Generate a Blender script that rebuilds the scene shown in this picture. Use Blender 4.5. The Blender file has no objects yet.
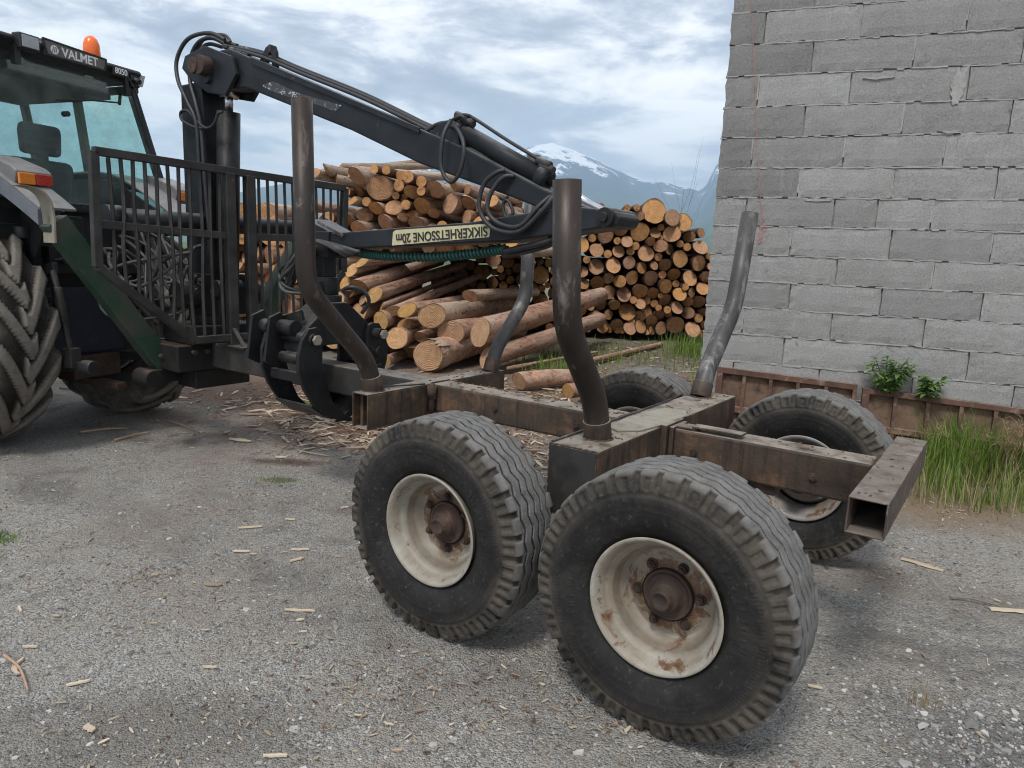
import bpy, math, random
import numpy as np
from mathutils import Vector, Matrix, noise
R = math.radians
PI = math.pi
sc = bpy.context.scene
col = sc.collection

# ------------------------------------------------------------------ camera
F_PX, CAM_H, PITCH, ROLL = 709.65, 1.524, 0.1795, -0.0419
_s, _c = math.sin(PITCH), math.cos(PITCH)
_D = np.array([0, -_s, -_c]); FWD = np.array([0, _c, -_s]); _X = np.array([1., 0, 0])
RGT = _X * math.cos(ROLL) + _D * math.sin(ROLL)
DWN = -_X * math.sin(ROLL) + _D * math.cos(ROLL)
C0 = np.array([0, 0, CAM_H])
cam_d = bpy.data.cameras.new('camera'); cam = bpy.data.objects.new('camera', cam_d); col.objects.link(cam)
cam_d.sensor_width = 36; cam_d.lens = F_PX / 1024 * 36
cam_d.clip_start = 0.05; cam_d.clip_end = 60000
m = Matrix(((RGT[0], -DWN[0], -FWD[0], 0), (RGT[1], -DWN[1], -FWD[1], 0), (RGT[2], -DWN[2], -FWD[2], CAM_H), (0, 0, 0, 1)))
cam.matrix_world = m
sc.camera = cam

# ------------------------------------------------------------------ sky and sun (overcast)
SUN_EL, SUN_AZ = 58, 205      # azimuth measured clockwise from +Y: light comes from behind-left of the camera
world = bpy.data.worlds.new('World'); sc.world = world; world.use_nodes = True
nt = world.node_tree; nt.nodes.clear()
N = nt.nodes.new; L = nt.links.new
out = N('ShaderNodeOutputWorld')
bg = N('ShaderNodeBackground'); bg.inputs['Strength'].default_value = 0.096
sky = N('ShaderNodeTexSky'); sky.sky_type = 'NISHITA'; sky.sun_disc = False
sky.sun_elevation = R(SUN_EL); sky.sun_rotation = R(SUN_AZ)
tc = N('ShaderNodeTexCoord'); sep = N('ShaderNodeSeparateXYZ'); L(tc.outputs['Generated'], sep.inputs[0])
def wmath(op, a, b=None):
    n = N('ShaderNodeMath'); n.operation = op
    for i, v in enumerate((a, b)):
        if v is None: continue
        if isinstance(v, (int, float)): n.inputs[i].default_value = v
        else: L(v, n.inputs[i])
    return n.outputs[0]
zz = wmath('ADD', wmath('MAXIMUM', sep.outputs[2], 0.0), 0.10)
cx = wmath('DIVIDE', sep.outputs[0], zz); cy = wmath('DIVIDE', sep.outputs[1], zz)
cmb = N('ShaderNodeCombineXYZ'); L(cx, cmb.inputs[0]); L(cy, cmb.inputs[1])
def wnoise(scale, detail, rough, dist=0.0, off=(0, 0, 0), stretch=(1, 1, 1)):
    mp = N('ShaderNodeMapping'); mp.inputs['Location'].default_value = off; mp.inputs['Scale'].default_value = stretch
    L(cmb.outputs[0], mp.inputs[0])
    n = N('ShaderNodeTexNoise'); n.inputs['Scale'].default_value = scale; n.inputs['Detail'].default_value = detail
    n.inputs['Roughness'].default_value = rough; n.inputs['Distortion'].default_value = dist
    L(mp.outputs[0], n.inputs['Vector']); return n.outputs['Fac']
def wramp(v, stops):
    r = N('ShaderNodeValToRGB'); el = r.color_ramp.elements
    while len(el) < len(stops): el.new(.5)
    for e, (p, c) in zip(el, stops): e.position = p; e.color = (c[0], c[1], c[2], 1)
    L(v, r.inputs[0]); return r.outputs[0]
n1 = wnoise(.55, 8, .56, .5, (4.3, 1.7, 0), (1, .8, 1))
n2 = wnoise(2.2, 7, .62, .3, (9.1, 3.2, 1), (1, .9, 1))
mx = N('ShaderNodeMath'); mx.operation = 'MULTIPLY_ADD'; L(n2, mx.inputs[0]); mx.inputs[1].default_value = .52; L(wmath('MULTIPLY', n1, .64), mx.inputs[2])
# cloud layer colours (times 10, the background strength is 0.1)
cloud = wramp(mx.outputs[0], [(.48, (2.5, 2.8, 3.3)), (.54, (3.4, 3.65, 4.2)), (.575, (4.8, 5.0, 5.45)), (.605, (6.8, 6.85, 6.9)), (.66, (9.0, 8.8, 8.5))])
# the cloud deck lets more light through low over the mountains
low = N('ShaderNodeMapRange'); low.inputs['From Min'].default_value = .02; low.inputs['From Max'].default_value = .24
low.inputs['To Min'].default_value = .55; low.inputs['To Max'].default_value = 0
L(sep.outputs[2], low.inputs['Value'])
m1 = N('ShaderNodeMix'); m1.data_type = 'RGBA'; L(low.outputs[0], m1.inputs['Factor']); L(cloud, m1.inputs[6]); m1.inputs[7].default_value = (7.3, 7.5, 7.8, 1)
cover = wramp(wnoise(.9, 5, .5, 0, (2, 7, 0)), [(.30, (.72, .72, .72)), (.45, (1, 1, 1))])
m2 = N('ShaderNodeMix'); m2.data_type = 'RGBA'; L(cover, m2.inputs['Factor']); L(sky.outputs[0], m2.inputs[6]); L(m1.outputs[2], m2.inputs[7])
L(m2.outputs[2], bg.inputs['Color']); L(bg.outputs[0], out.inputs['Surface'])
sun_d = bpy.data.lights.new('sun', 'SUN'); sun_d.energy = 1.5; sun_d.angle = R(14); sun_d.color = (1, .955, .90)
sun = bpy.data.objects.new('sun', sun_d); col.objects.link(sun)
sun.rotation_euler = (R(90 - SUN_EL), 0, R(180 - SUN_AZ)); sun.location = (0, 0, 30)
sc.view_settings.view_transform = 'Standard'; sc.view_settings.look = 'None'
sc.view_settings.exposure = 0.95; sc.view_settings.gamma = 1
sc.render.engine = 'CYCLES'
sc.cycles.volume_bounces = 1
sc.cycles.filter_width = 1.1
sc.render.filter_size = 1.1
sc.cycles.transparent_max_bounces = 16

# ------------------------------------------------------------------ measuring helpers: real planes of the site
YW = 0.6147
er = np.array([math.cos(YW), -math.sin(YW), 0]); ef = np.array([math.sin(YW), math.cos(YW), 0])
O = np.array([-.3107, 2.6467, 0])                       # trailer frame: u rearward, v to the far side
WY = .3611
wd = np.array([math.cos(WY), -math.sin(WY), 0]); wn = np.array([math.sin(WY), math.cos(WY), 0])
TA = R(-21.5)
tx = np.array([math.cos(TA), math.sin(TA), 0]); ty = np.array([-math.sin(TA), math.cos(TA), 0]); T0 = np.array([-3.91, 5.75, 0])
def ray(px, py): return RGT * (px - 512) / F_PX + DWN * (py - 384) / F_PX + FWD
def pl(px, py, n, k):
    r = ray(px, py); return C0 + r * (k - C0 @ n) / (r @ n)
def uvz(p): d = p - O; return np.array([d @ er, d @ ef, p[2]])
def atV(px, py, v): return uvz(pl(px, py, ef, v + O @ ef))
def atU(px, py, u): return uvz(pl(px, py, er, u + O @ er))
def atY(px, py, y): return pl(px, py, np.array([0, 1., 0]), y)
def atG(px, py, z=0): return pl(px, py, np.array([0, 0, 1.]), z)
def W(u, v, z=0): return O + u * er + v * ef + np.array([0, 0, z])

# ------------------------------------------------------------------ materials
def newmat(name):
    m = bpy.data.materials.new(name); m.use_nodes = True
    nt = m.node_tree; b = nt.nodes['Principled BSDF']; return m, nt, b
def c4(c): return (c[0], c[1], c[2], 1)
class NB:
    def __init__(s, nt): s.nt = nt
    def n(s, t, **k):
        x = s.nt.nodes.new(t)
        for a, b in k.items(): setattr(x, a, b)
        return x
    def l(s, a, b): s.nt.links.new(a, b)
    def coords(s, rnd=True, stretch=None):
        t = s.n('ShaderNodeTexCoord'); o = t.outputs['Object']
        if rnd:
            oi = s.n('ShaderNodeObjectInfo'); mu = s.n('ShaderNodeVectorMath', operation='SCALE'); mu.inputs[3].default_value = 37.0
            cb = s.n('ShaderNodeCombineXYZ'); s.l(oi.outputs['Random'], cb.inputs[0]); s.l(oi.outputs['Random'], cb.inputs[1]); s.l(cb.outputs[0], mu.inputs[0])
            ad = s.n('ShaderNodeVectorMath', operation='ADD'); s.l(o, ad.inputs[0]); s.l(mu.outputs[0], ad.inputs[1]); o = ad.outputs[0]
        if stretch:
            mp = s.n('ShaderNodeMapping'); mp.inputs['Scale'].default_value = stretch; s.l(o, mp.inputs[0]); o = mp.outputs[0]
        return o
    def noise(s, v, scale, detail=5, rough=.6, dist=0):
        x = s.n('ShaderNodeTexNoise'); x.inputs['Scale'].default_value = scale; x.inputs['Detail'].default_value = detail
        x.inputs['Roughness'].default_value = rough; x.inputs['Distortion'].default_value = dist; s.l(v, x.inputs['Vector']); return x.outputs['Fac']
    def vor(s, v, scale, out='Distance', feature='F1'):
        x = s.n('ShaderNodeTexVoronoi', feature=feature); x.inputs['Scale'].default_value = scale; s.l(v, x.inputs['Vector']); return x.outputs[out]
    def rng(s, v, a, b, c=0, d=1):
        x = s.n('ShaderNodeMapRange'); x.inputs['From Min'].default_value = a; x.inputs['From Max'].default_value = b
        x.inputs['To Min'].default_value = c; x.inputs['To Max'].default_value = d; s.l(v, x.inputs['Value']); return x.outputs[0]
    def mix(s, f, a, b, mode='MIX'):
        x = s.n('ShaderNodeMix', data_type='RGBA', blend_type=mode)
        for i, v in ((0, f), (6, a), (7, b)):
            if isinstance(v, (int, float)): x.inputs[i].default_value = v
            elif isinstance(v, tuple): x.inputs[i].default_value = c4(v)
            else: s.l(v, x.inputs[i])
        return x.outputs[2]
    def math(s, op, a, b=0, c=None):
        x = s.n('ShaderNodeMath', operation=op)
        for i, v in enumerate((a, b, c)):
            if v is None: continue
            if isinstance(v, (int, float)): x.inputs[i].default_value = v
            else: s.l(v, x.inputs[i])
        return x.outputs[0]
    def bump(s, h, dist, strength=1.0, normal=None):
        x = s.n('ShaderNodeBump'); x.inputs['Distance'].default_value = dist; x.inputs['Strength'].default_value = strength; s.l(h, x.inputs['Height'])
        if normal: s.l(normal, x.inputs['Normal'])
        return x.outputs[0]
def pm(name, c1, c2, scale=6, c3=None, s3=5, t3=(.55, .65), rough=.6, rough2=None, metal=0, bump=.002, bscale=60, dust=None, dust_amt=.8, spec=.5, stretch=None, rnd=True, streak=None):
    m, nt, b = newmat(name); k = NB(nt); v = k.coords(rnd, stretch)
    colr = k.mix(k.rng(k.noise(v, scale, 6, .65), .3, .7), c1, c2)
    if c3: colr = k.mix(k.rng(k.noise(v, s3, 8, .7, .4), t3[0], t3[1]), colr, c3)
    if streak:                                      # dirty water and rust runs down the sides
        sv_ = k.noise(k.coords(rnd, (22, 22, 1.6)), 1.0, 6, .7, .3); colr = k.mix(k.rng(sv_, .50, .64, 0, .75), colr, streak)
        fl = k.vor(v, 30); colr = k.mix(k.math('MULTIPLY', k.rng(fl, .10, .16, 1, 0), k.rng(k.noise(v, 6, 4), .5, .6)), colr, (streak[0] * 3.2, streak[1] * 2.6, streak[2] * 2.2))
    ro = k.rng(k.noise(v, scale * 2.3, 5), .3, .7, rough, rough2 if rough2 is not None else min(1, rough + .2))
    if dust:                                        # loose dirt that has settled on the upward faces
        g = k.n('ShaderNodeNewGeometry'); sp = k.n('ShaderNodeSeparateXYZ'); k.l(g.outputs['Normal'], sp.inputs[0])
        up = k.rng(sp.outputs[2], .55, .9); dn = k.rng(k.noise(v, 9, 8, .7), .32, .55)
        f = k.math('MULTIPLY', k.math('MULTIPLY', up, dn), dust_amt)
        colr = k.mix(f, colr, dust); ro = k.math('MAXIMUM', ro, f)
    k.l(colr, b.inputs['Base Color']); k.l(ro, b.inputs['Roughness']); b.inputs['Metallic'].default_value = metal
    b.inputs['Specular IOR Level'].default_value = spec
    if bump:
        h = k.math('ADD', k.noise(v, bscale, 6, .7), k.math('MULTIPLY', k.noise(v, bscale * .15, 4), .8))
        k.l(k.bump(h, bump), b.inputs['Normal'])
    return m
M = {}
DUST = (.30, .265, .22)
M['frame'] = pm('weathered_brown_steel', (.034, .025, .018), (.105, .070, .047), 4, (.17, .095, .055), 8, (.53, .66), .45, .8, .15, .0025, 45, DUST, .9, streak=(.022, .016, .013))
M['frame_grey'] = pm('worn_grey_steel', (.028, .027, .026), (.07, .065, .06), 6, (.10, .07, .05), 9, (.58, .7), .45, .7, .3, .001, 50, DUST, .7)
M['bumper'] = pm('scuffed_brown_steel', (.065, .046, .037), (.14, .10, .08), 8, (.28, .25, .235), 10, (.56, .66), .5, .8, .15, .0025, 45, DUST, .5, streak=(.03, .02, .016))
M['stake'] = pm('stake_steel', (.016, .012, .010), (.062, .045, .036), 5, (.20, .17, .155), 9, (.56, .70), .42, .62, .35, .001, 60, stretch=(1, 1, .35))
M['stake_pol'] = pm('rubbed_stake_steel', (.028, .026, .024), (.11, .105, .10), 5, (.26, .25, .24), 8, (.52, .66), .42, .6, .35, .001, 60, stretch=(1, 1, .4))
M['black'] = pm('faded_black_paint', (.007, .007, .008), (.024, .024, .025), 5, (.10, .085, .07), 12, (.62, .74), .36, .6, .05, .001, 40, (.17, .155, .14), .5, spec=.28)
M['greasy'] = pm('greasy_black_steel', (.007, .007, .007), (.022, .02, .018), 5, (.09, .065, .045), 7, (.60, .72), .5, .8, 0, .002, 40, (.13, .10, .075), .5, spec=.3)
M['gate'] = pm('grey_painted_bars', (.020, .0195, .019), (.058, .054, .050), 6, (.13, .09, .06), 10, (.62, .72), .5, .7, .1, .001, 50, (.22, .20, .18), .5, spec=.28)
M['boom'] = pm('graphite_boom_paint', (.010, .0115, .014), (.027, .030, .034), 4, (.10, .085, .07), 10, (.66, .74), .36, .55, .1, .0008, 40, (.20, .20, .20), .6, spec=.28)
M['wornpaint'] = pm('scraped_boom_paint', (.045, .048, .054), (.06, .062, .068), 6, (.55, .55, .55), 26, (.56, .60), .5, .7, .1, .001, 60)
M['rust'] = pm('rust', (.16, .075, .042), (.24, .12, .07), 9, (.09, .05, .035), 12, (.55, .65), .8, .95, 0, .002, 60)
M['rustdark'] = pm('dark_rust', (.030, .020, .016), (.075, .045, .032), 9, (.13, .07, .042), 14, (.55, .65), .6, .85, .1, .002, 60)
M['chrome'] = pm('chromed_rod', (.55, .56, .58), (.65, .66, .68), 5, rough=.18, rough2=.3, metal=1, bump=0)
M['hose'] = pm('black_rubber_hose', (.018, .018, .02), (.035, .035, .036), 20, rough=.42, bump=.0006, bscale=120)
M['hosegrey'] = pm('dusty_hose', (.035, .034, .032), (.085, .08, .076), 15, rough=.5, bump=.0006, bscale=120)
M['greensleeve'] = pm('green_spiral_sleeve', (.012, .075, .06), (.02, .11, .085), 20, rough=.4, bump=0)
M['green'] = pm('faded_green_paint', (.012, .042, .024), (.032, .075, .042), 4, (.065, .062, .052), 4, (.44, .62), .45, .65, .1, .0012, 45, (.16, .16, .14), .6)
M['beige'] = pm('dirty_bare_steel', (.22, .20, .155), (.33, .30, .24), 8, (.15, .12, .085), 12, (.55, .68), .55, .8, .1, .001, 50)
M['tractorblue'] = pm('dark_blue_tractor_paint', (.020, .027, .045), (.04, .045, .06), 6, (.07, .06, .05), 9, (.58, .70), .4, .7, .1, .001, 40)
M['silver'] = pm('silver_fender_paint', (.15, .149, .15), (.25, .247, .243), 5, (.20, .18, .165), 9, (.56, .70), .38, .6, .3, .0006, 50, (.40, .38, .36), .4)
M['fenderside'] = pm('grey_fender_rim', (.10, .11, .13), (.15, .16, .18), 6, rough=.5, bump=.0008)
M['cabblack'] = pm('black_cab_frame', (.010, .011, .012), (.024, .025, .026), 8, (.08, .075, .07), 9, (.64, .74), .4, .6, 0, .0006, 50, (.12, .12, .12), .5)
M['seat'] = pm('dark_seat_fabric', (.035, .037, .042), (.06, .062, .066), 10, rough=.85, bump=.0015, bscale=90)
M['whiterim'] = None
M['red'] = pm('red_string', (.50, .15, .13), (.58, .22, .19), 40, rough=.8, bump=0)
M['decal'] = pm('cream_sticker', (.50, .46, .27), (.60, .55, .34), 30, (.10, .10, .10), 14, (.62, .66), .5, .7, 0, .0002, 90)
M['ink'] = pm('black_lettering', (.015, .015, .015), (.03, .03, .03), 30, rough=.6, bump=0)
M['signtext'] = pm('white_lettering', (.72, .71, .68), (.80, .79, .76), 30, (.4, .35, .3), 20, (.6, .68), rough=.5, bump=0)
M['signback'] = pm('grey_sign_plate', (.10, .095, .085), (.16, .15, .135), 20, rough=.4, bump=0)
M['lampglass'] = pm('clear_lamp_lens', (.32, .33, .34), (.42, .43, .44), 60, rough=.15, bump=.001, bscale=200)
def simple(name, c, rough=.3, emit=None, es=0, trans=0, alpha=1):
    m, nt, b = newmat(name); b.inputs['Base Color'].default_value = c4(c); b.inputs['Roughness'].default_value = rough
    b.inputs['Transmission Weight'].default_value = trans; b.inputs['Alpha'].default_value = alpha
    if emit: b.inputs['Emission Color'].default_value = c4(emit); b.inputs['Emission Strength'].default_value = es
    return m
M['orange'] = pm('orange_lens', (.85, .13, .02), (.95, .20, .03), 14, rough=.15, rough2=.25, bump=.001, bscale=60)
M['redlens'] = pm('red_lens', (.35, .03, .02), (.45, .05, .03), 30, rough=.2, bump=.001, bscale=150)
M['amberlens'] = pm('amber_lens', (.60, .17, .02), (.7, .22, .03), 30, rough=.2, bump=.001, bscale=150)
# tinted cab glass: thin panes
def glass():
    m, nt, b = newmat('tinted_cab_glass'); k = NB(nt)
    tr = k.n('ShaderNodeBsdfTransparent'); tr.inputs[0].default_value = (.86, .955, .935, 1)
    gl = k.n('ShaderNodeBsdfGlossy'); gl.inputs['Roughness'].default_value = .04; gl.inputs[0].default_value = (.9, .95, .93, 1)
    lw = k.n('ShaderNodeLayerWeight'); lw.inputs[0].default_value = .5; fr_ = k.math('ADD', .03, k.math('MULTIPLY', k.math('POWER', lw.outputs['Facing'], 5.0), .8))
    df = k.n('ShaderNodeBsdfDiffuse'); df.inputs[0].default_value = (.42, .46, .43, 1)
    a = k.n('ShaderNodeMixShader'); k.l(fr_, a.inputs[0]); k.l(tr.outputs[0], a.inputs[1]); k.l(gl.outputs[0], a.inputs[2])
    v = k.coords(False); d2 = k.n('ShaderNodeMixShader'); k.l(k.rng(k.noise(v, 4, 6, .7),   .38, .75, .02, .14), d2.inputs[0]); k.l(a.outputs[0], d2.inputs[1]); k.l(df.outputs[0], d2.inputs[2])
    k.l(d2.outputs[0], nt.nodes['Material Output'].inputs['Surface']); return m
M['glass'] = glass()
# white painted wheel disc, chipped and rusty near the centre
def rimmat(name, p1, p2, amt):
    m, nt, b = newmat(name); k = NB(nt); v = k.coords(True)
    t = k.n('ShaderNodeTexCoord'); sp = k.n('ShaderNodeSeparateXYZ'); k.l(t.outputs['Object'], sp.inputs[0])
    r2 = k.math('SQRT', k.math('ADD', k.math('MULTIPLY', sp.outputs[0], sp.outputs[0]), k.math('MULTIPLY', sp.outputs[2], sp.outputs[2])))
    base = k.mix(k.rng(k.noise(v, 7, 6, .6), .3, .7), p1, p2)
    base = k.mix(k.rng(k.noise(v, 5, 8, .75, .6), .44, .62, 0, .75), base, (.25, .195, .135))
    well_shade = k.math('MULTIPLY', k.rng(k.math('ABSOLUTE', k.math('SUBTRACT', r2, .172)), .004, .024, 1, 0), k.rng(k.noise(v, 8, 7, .7), .35, .6, .35, 1))
    base = k.mix(k.math('MULTIPLY', well_shade, .8), base, (.13, .10, .07))  # grimy dark ring: the rim well's shade is painted into the colour here
    base = k.mix(k.rng(k.noise(v, 40, 5, .7), .60, .70, 0, .5), base, (.16, .12, .085))
    ru = k.math('ADD', k.noise(v, 10, 9, .76, .7), k.rng(r2, .05, .19, amt, -.02))
    ru = k.math('ADD', ru, k.rng(k.math('ABSOLUTE', k.math('SUBTRACT', r2, .205)), 0, .02, .12, 0))
    base = k.mix(k.rng(ru, .60, .67), base, (.15, .08, .042))
    base = k.mix(k.rng(ru, .69, .77), base, (.055, .032, .022))
    k.l(base, b.inputs['Base Color']); b.inputs['Roughness'].default_value = .55
    k.l(k.bump(k.math('ADD', ru, k.math('MULTIPLY', k.noise(v, 90, 4), .15)), .003), b.inputs['Normal']); return m
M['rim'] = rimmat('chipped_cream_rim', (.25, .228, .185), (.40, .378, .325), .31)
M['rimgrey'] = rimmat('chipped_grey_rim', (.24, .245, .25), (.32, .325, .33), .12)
def tyremat(name, r0, r1, dirtc, tread=(.17, .168, .165)):
    m, nt, b = newmat(name); k = NB(nt); v = k.coords(True)
    t = k.n('ShaderNodeTexCoord'); sp = k.n('ShaderNodeSeparateXYZ'); k.l(t.outputs['Object'], sp.inputs[0])
    rr = k.math('SQRT', k.math('ADD', k.math('MULTIPLY', sp.outputs[0], sp.outputs[0]), k.math('MULTIPLY', sp.outputs[2], sp.outputs[2])))
    base = k.mix(k.rng(k.noise(v, 9, 6, .6), .3, .7), (.010, .0097, .0095), (.027, .0255, .024))
    n = k.noise(v, 6, 7, .68, .3)
    d = k.math('MULTIPLY', k.rng(rr, r0, (r0 + r1) / 2), k.rng(n, .35, .62))
    base = k.mix(k.math('MULTIPLY', d, .75), base, dirtc)
    A = k.n('ShaderNodeAttribute'); A.attribute_name = 'wear'                   # the blocks are worn pale, the grooves stay black
    wn_ = k.rng(k.noise(v, 16, 8, .8, .3), .34, .60, .30, 1.0)
    base = k.mix(k.math('MULTIPLY', k.math('MULTIPLY', k.rng(rr, r1 - .014, r1 + .002, 0, .9), k.rng(A.outputs['Fac'], .2, .95)), wn_), base, tread)
    base = k.mix(k.math('MULTIPLY', k.rng(rr, r1 - .02, r1), k.rng(A.outputs['Fac'], .7, .1, 0, 1)), base, (.010, .009, .008))
    base = k.mix(k.rng(k.noise(v, 55, 5, .7), .58, .72, 0, .4), base, (.16, .15, .135))
    base = k.mix(k.rng(k.noise(v, 2.5, 8, .78, .8), .50, .68, 0, .38), base, (.08, .072, .062))
    b.inputs['Specular IOR Level'].default_value = .28; k.l(base, b.inputs['Base Color']); k.l(k.rng(n, .3, .7, .6, .85), b.inputs['Roughness'])
    h = k.math('ADD', k.noise(v, 120, 4, .7), k.math('MULTIPLY', k.noise(v, 20, 5, .7), 1.5))
    h = k.math('ADD', h, k.math('MULTIPLY', k.math('SINE', k.math('MULTIPLY', rr, 420)), .04))
    k.l(k.bump(h, .0016), b.inputs['Normal']); return m
M['tyre'] = tyremat('worn_tyre_rubber', .34, .441, (.115, .098, .077), (.20, .198, .192))
M['ttyre'] = tyremat('dusty_tractor_tyre', .50, .80, (.20, .175, .145), (.21, .19, .165))

# ------------------------------------------------------------------ mesh builder
OFF = {}
class MB:
    def __init__(s): s.v = []; s.f = []; s.mi = []; s.sm = []; s.cur = 0; s.smooth = False
    def add(s, vs, fs, mi=None, smooth=None):
        b = len(s.v); s.v += [tuple(float(c) for c in p) for p in vs]
        for f in fs:
            s.f.append(tuple(b + i for i in f)); s.mi.append(s.cur if mi is None else mi); s.sm.append(s.smooth if smooth is None else smooth)
    def hexa(s, P): s.add(P, [(0, 3, 2, 1), (4, 5, 6, 7), (0, 1, 5, 4), (1, 2, 6, 5), (2, 3, 7, 6), (3, 0, 4, 7)])
    def box(s, a, b):
        x0, y0, z0 = a; x1, y1, z1 = b
        s.hexa([(x0, y0, z0), (x1, y0, z0), (x1, y1, z0), (x0, y1, z0), (x0, y0, z1), (x1, y0, z1), (x1, y1, z1), (x0, y1, z1)])
    def beam(s, p, q, w, h, up=(0, 0, 1)):           # box from p to q, w across, h along up
        p = np.array(p, float); q = np.array(q, float); d = q - p; d /= np.linalg.norm(d)
        x = np.cross(d, up); x /= np.linalg.norm(x); y = np.cross(x, d)
        P = []
        for c in (p, q): P += [c - x * w / 2 - y * h / 2, c + x * w / 2 - y * h / 2, c + x * w / 2 + y * h / 2, c - x * w / 2 + y * h / 2]
        s.hexa(P)
    def prism(s, poly, fn, a, b):                    # poly in 2D, fn(p, t) -> 3D, extruded from a to b
        n = len(poly); P = [fn(p, a) for p in poly] + [fn(p, b) for p in poly]
        s.add(P, [tuple(range(n - 1, -1, -1)), tuple(range(n, 2 * n))] + [(i, (i + 1) % n, n + (i + 1) % n, n + i) for i in range(n)])
    def tube(s, pts, r, k=10, caps=True, smooth=True):
        pts = [np.array(p, float) for p in pts]; n = len(pts)
        rs = r if hasattr(r, '__len__') else [r] * n
        tan = []
        for i in range(n):
            d = pts[min(i + 1, n - 1)] - pts[max(i - 1, 0)]; tan.append(d / (np.linalg.norm(d) + 1e-9))
        ref = np.array([0, 0, 1.]) if abs(tan[0][2]) < .9 else np.array([1., 0, 0])
        x = np.cross(tan[0], ref); x /= np.linalg.norm(x)
        V = []
        for i in range(n):
            x = x - tan[i] * (x @ tan[i]); x /= (np.linalg.norm(x) + 1e-9); y = np.cross(tan[i], x)
            for j in range(k):
                a = 2 * PI * j / k; V.append(pts[i] + (x * math.cos(a) + y * math.sin(a)) * rs[i])
        Fq = [(i * k + j, i * k + (j + 1) % k, (i + 1) * k + (j + 1) % k, (i + 1) * k + j) for i in range(n - 1) for j in range(k)]
        s.add(V, Fq, smooth=smooth)
        if caps:
            b = len(s.v) - n * k
            s.f += [tuple(b + j for j in range(k - 1, -1, -1)), tuple(b + (n - 1) * k + j for j in range(k))]; s.mi += [s.cur] * 2; s.sm += [False] * 2
    def cyl(s, p, q, r, k=20, r2=None, smooth=True): s.tube([p, q], [r, r if r2 is None else r2], k, True, smooth)
    def rev(s, prof, axis='y', k=48, c=(0, 0, 0), smooth=True, closed=False):
        # prof: list of (axial, radius)
        V = []; n = len(prof)
        for a, r in prof:
            for j in range(k):
                t = 2 * PI * j / k; p = [r * math.cos(t), a, r * math.sin(t)]
                if axis == 'z': p = [r * math.cos(t), r * math.sin(t), a]
                if axis == 'x': p = [a, r * math.cos(t), r * math.sin(t)]
                V.append((p[0] + c[0], p[1] + c[1], p[2] + c[2]))
        s.add(V, [(i * k + j, i * k + (j + 1) % k, ((i + 1) % n) * k + (j + 1) % k, ((i + 1) % n) * k + j) for i in range(n if closed else n - 1) for j in range(k)], smooth=smooth)
    def build(s, name, mats, parent=None, bevel=0, loc=None, local=False, seg=2):
        me = bpy.data.meshes.new(name)
        off = np.array(OFF.get(parent.name, (0, 0, 0))) if (parent and not local) else np.zeros(3)
        if loc is not None and not local: off = off + 0
        V = [(p[0] - off[0], p[1] - off[1], p[2] - off[2]) for p in s.v]
        me.from_pydata(V, [], s.f)
        if not isinstance(mats, (list, tuple)): mats = [mats]
        for mm in mats: me.materials.append(mm)
        me.polygons.foreach_set('material_index', s.mi); me.polygons.foreach_set('use_smooth', s.sm); me.update()
        o = bpy.data.objects.new(name, me); col.objects.link(o)
        if parent: o.parent = parent
        if loc is not None: o.location = loc
        if bevel:
            b = o.modifiers.new('bevel', 'BEVEL'); b.width = bevel; b.segments = seg; b.limit_method = 'ANGLE'; b.angle_limit = R(35)
        return o
def tag(o, label=None, cat=None, group=None, kind=None):
    if label: o['label'] = label
    if cat: o['category'] = cat
    if group: o['group'] = group
    if kind: o['kind'] = kind
    return o
def empty(name, loc=(0, 0, 0), rz=0, off=None, parent=None):
    o = bpy.data.objects.new(name, None); col.objects.link(o); o.location = loc; o.rotation_euler = (0, 0, rz)
    o.empty_display_size = .1
    if off is not None: OFF[o.name] = off
    if parent: o.parent = parent
    return o
def smoothpath(P, n=8):
    P = [np.array(p, float) for p in P]; out = []
    for i in range(len(P) - 1):
        p0 = P[max(i - 1, 0)]; p1 = P[i]; p2 = P[i + 1]; p3 = P[min(i + 2, len(P) - 1)]
        for j in range(n):
            t = j / n; out.append(.5 * ((2 * p1) + (-p0 + p2) * t + (2 * p0 - 5 * p1 + 4 * p2 - p3) * t * t + (-p0 + 3 * p1 - 3 * p2 + p3) * t ** 3))
    out.append(P[-1]); return out
def bezarc(P, rad, n=6):                              # polyline with rounded corners
    P = [np.array(p, float) for p in P]; out = [P[0]]
    for i in range(1, len(P) - 1):
        a = P[i - 1] - P[i]; b = P[i + 1] - P[i]; la = np.linalg.norm(a); lb = np.linalg.norm(b); r = min(rad, la * .49, lb * .49)
        s_ = P[i] + a / la * r; e_ = P[i] + b / lb * r
        for j in range(n + 1):
            t = j / n; out.append((1 - t) ** 2 * s_ + 2 * t * (1 - t) * P[i] + t * t * e_)
    out.append(P[-1]); return out
def copy_tree(o, parent=None):
    c = o.copy(); col.objects.link(c); c.parent = parent
    for ch in [x for x in bpy.data.objects if x.parent == o]: copy_tree(ch, c)
    return c
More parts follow.
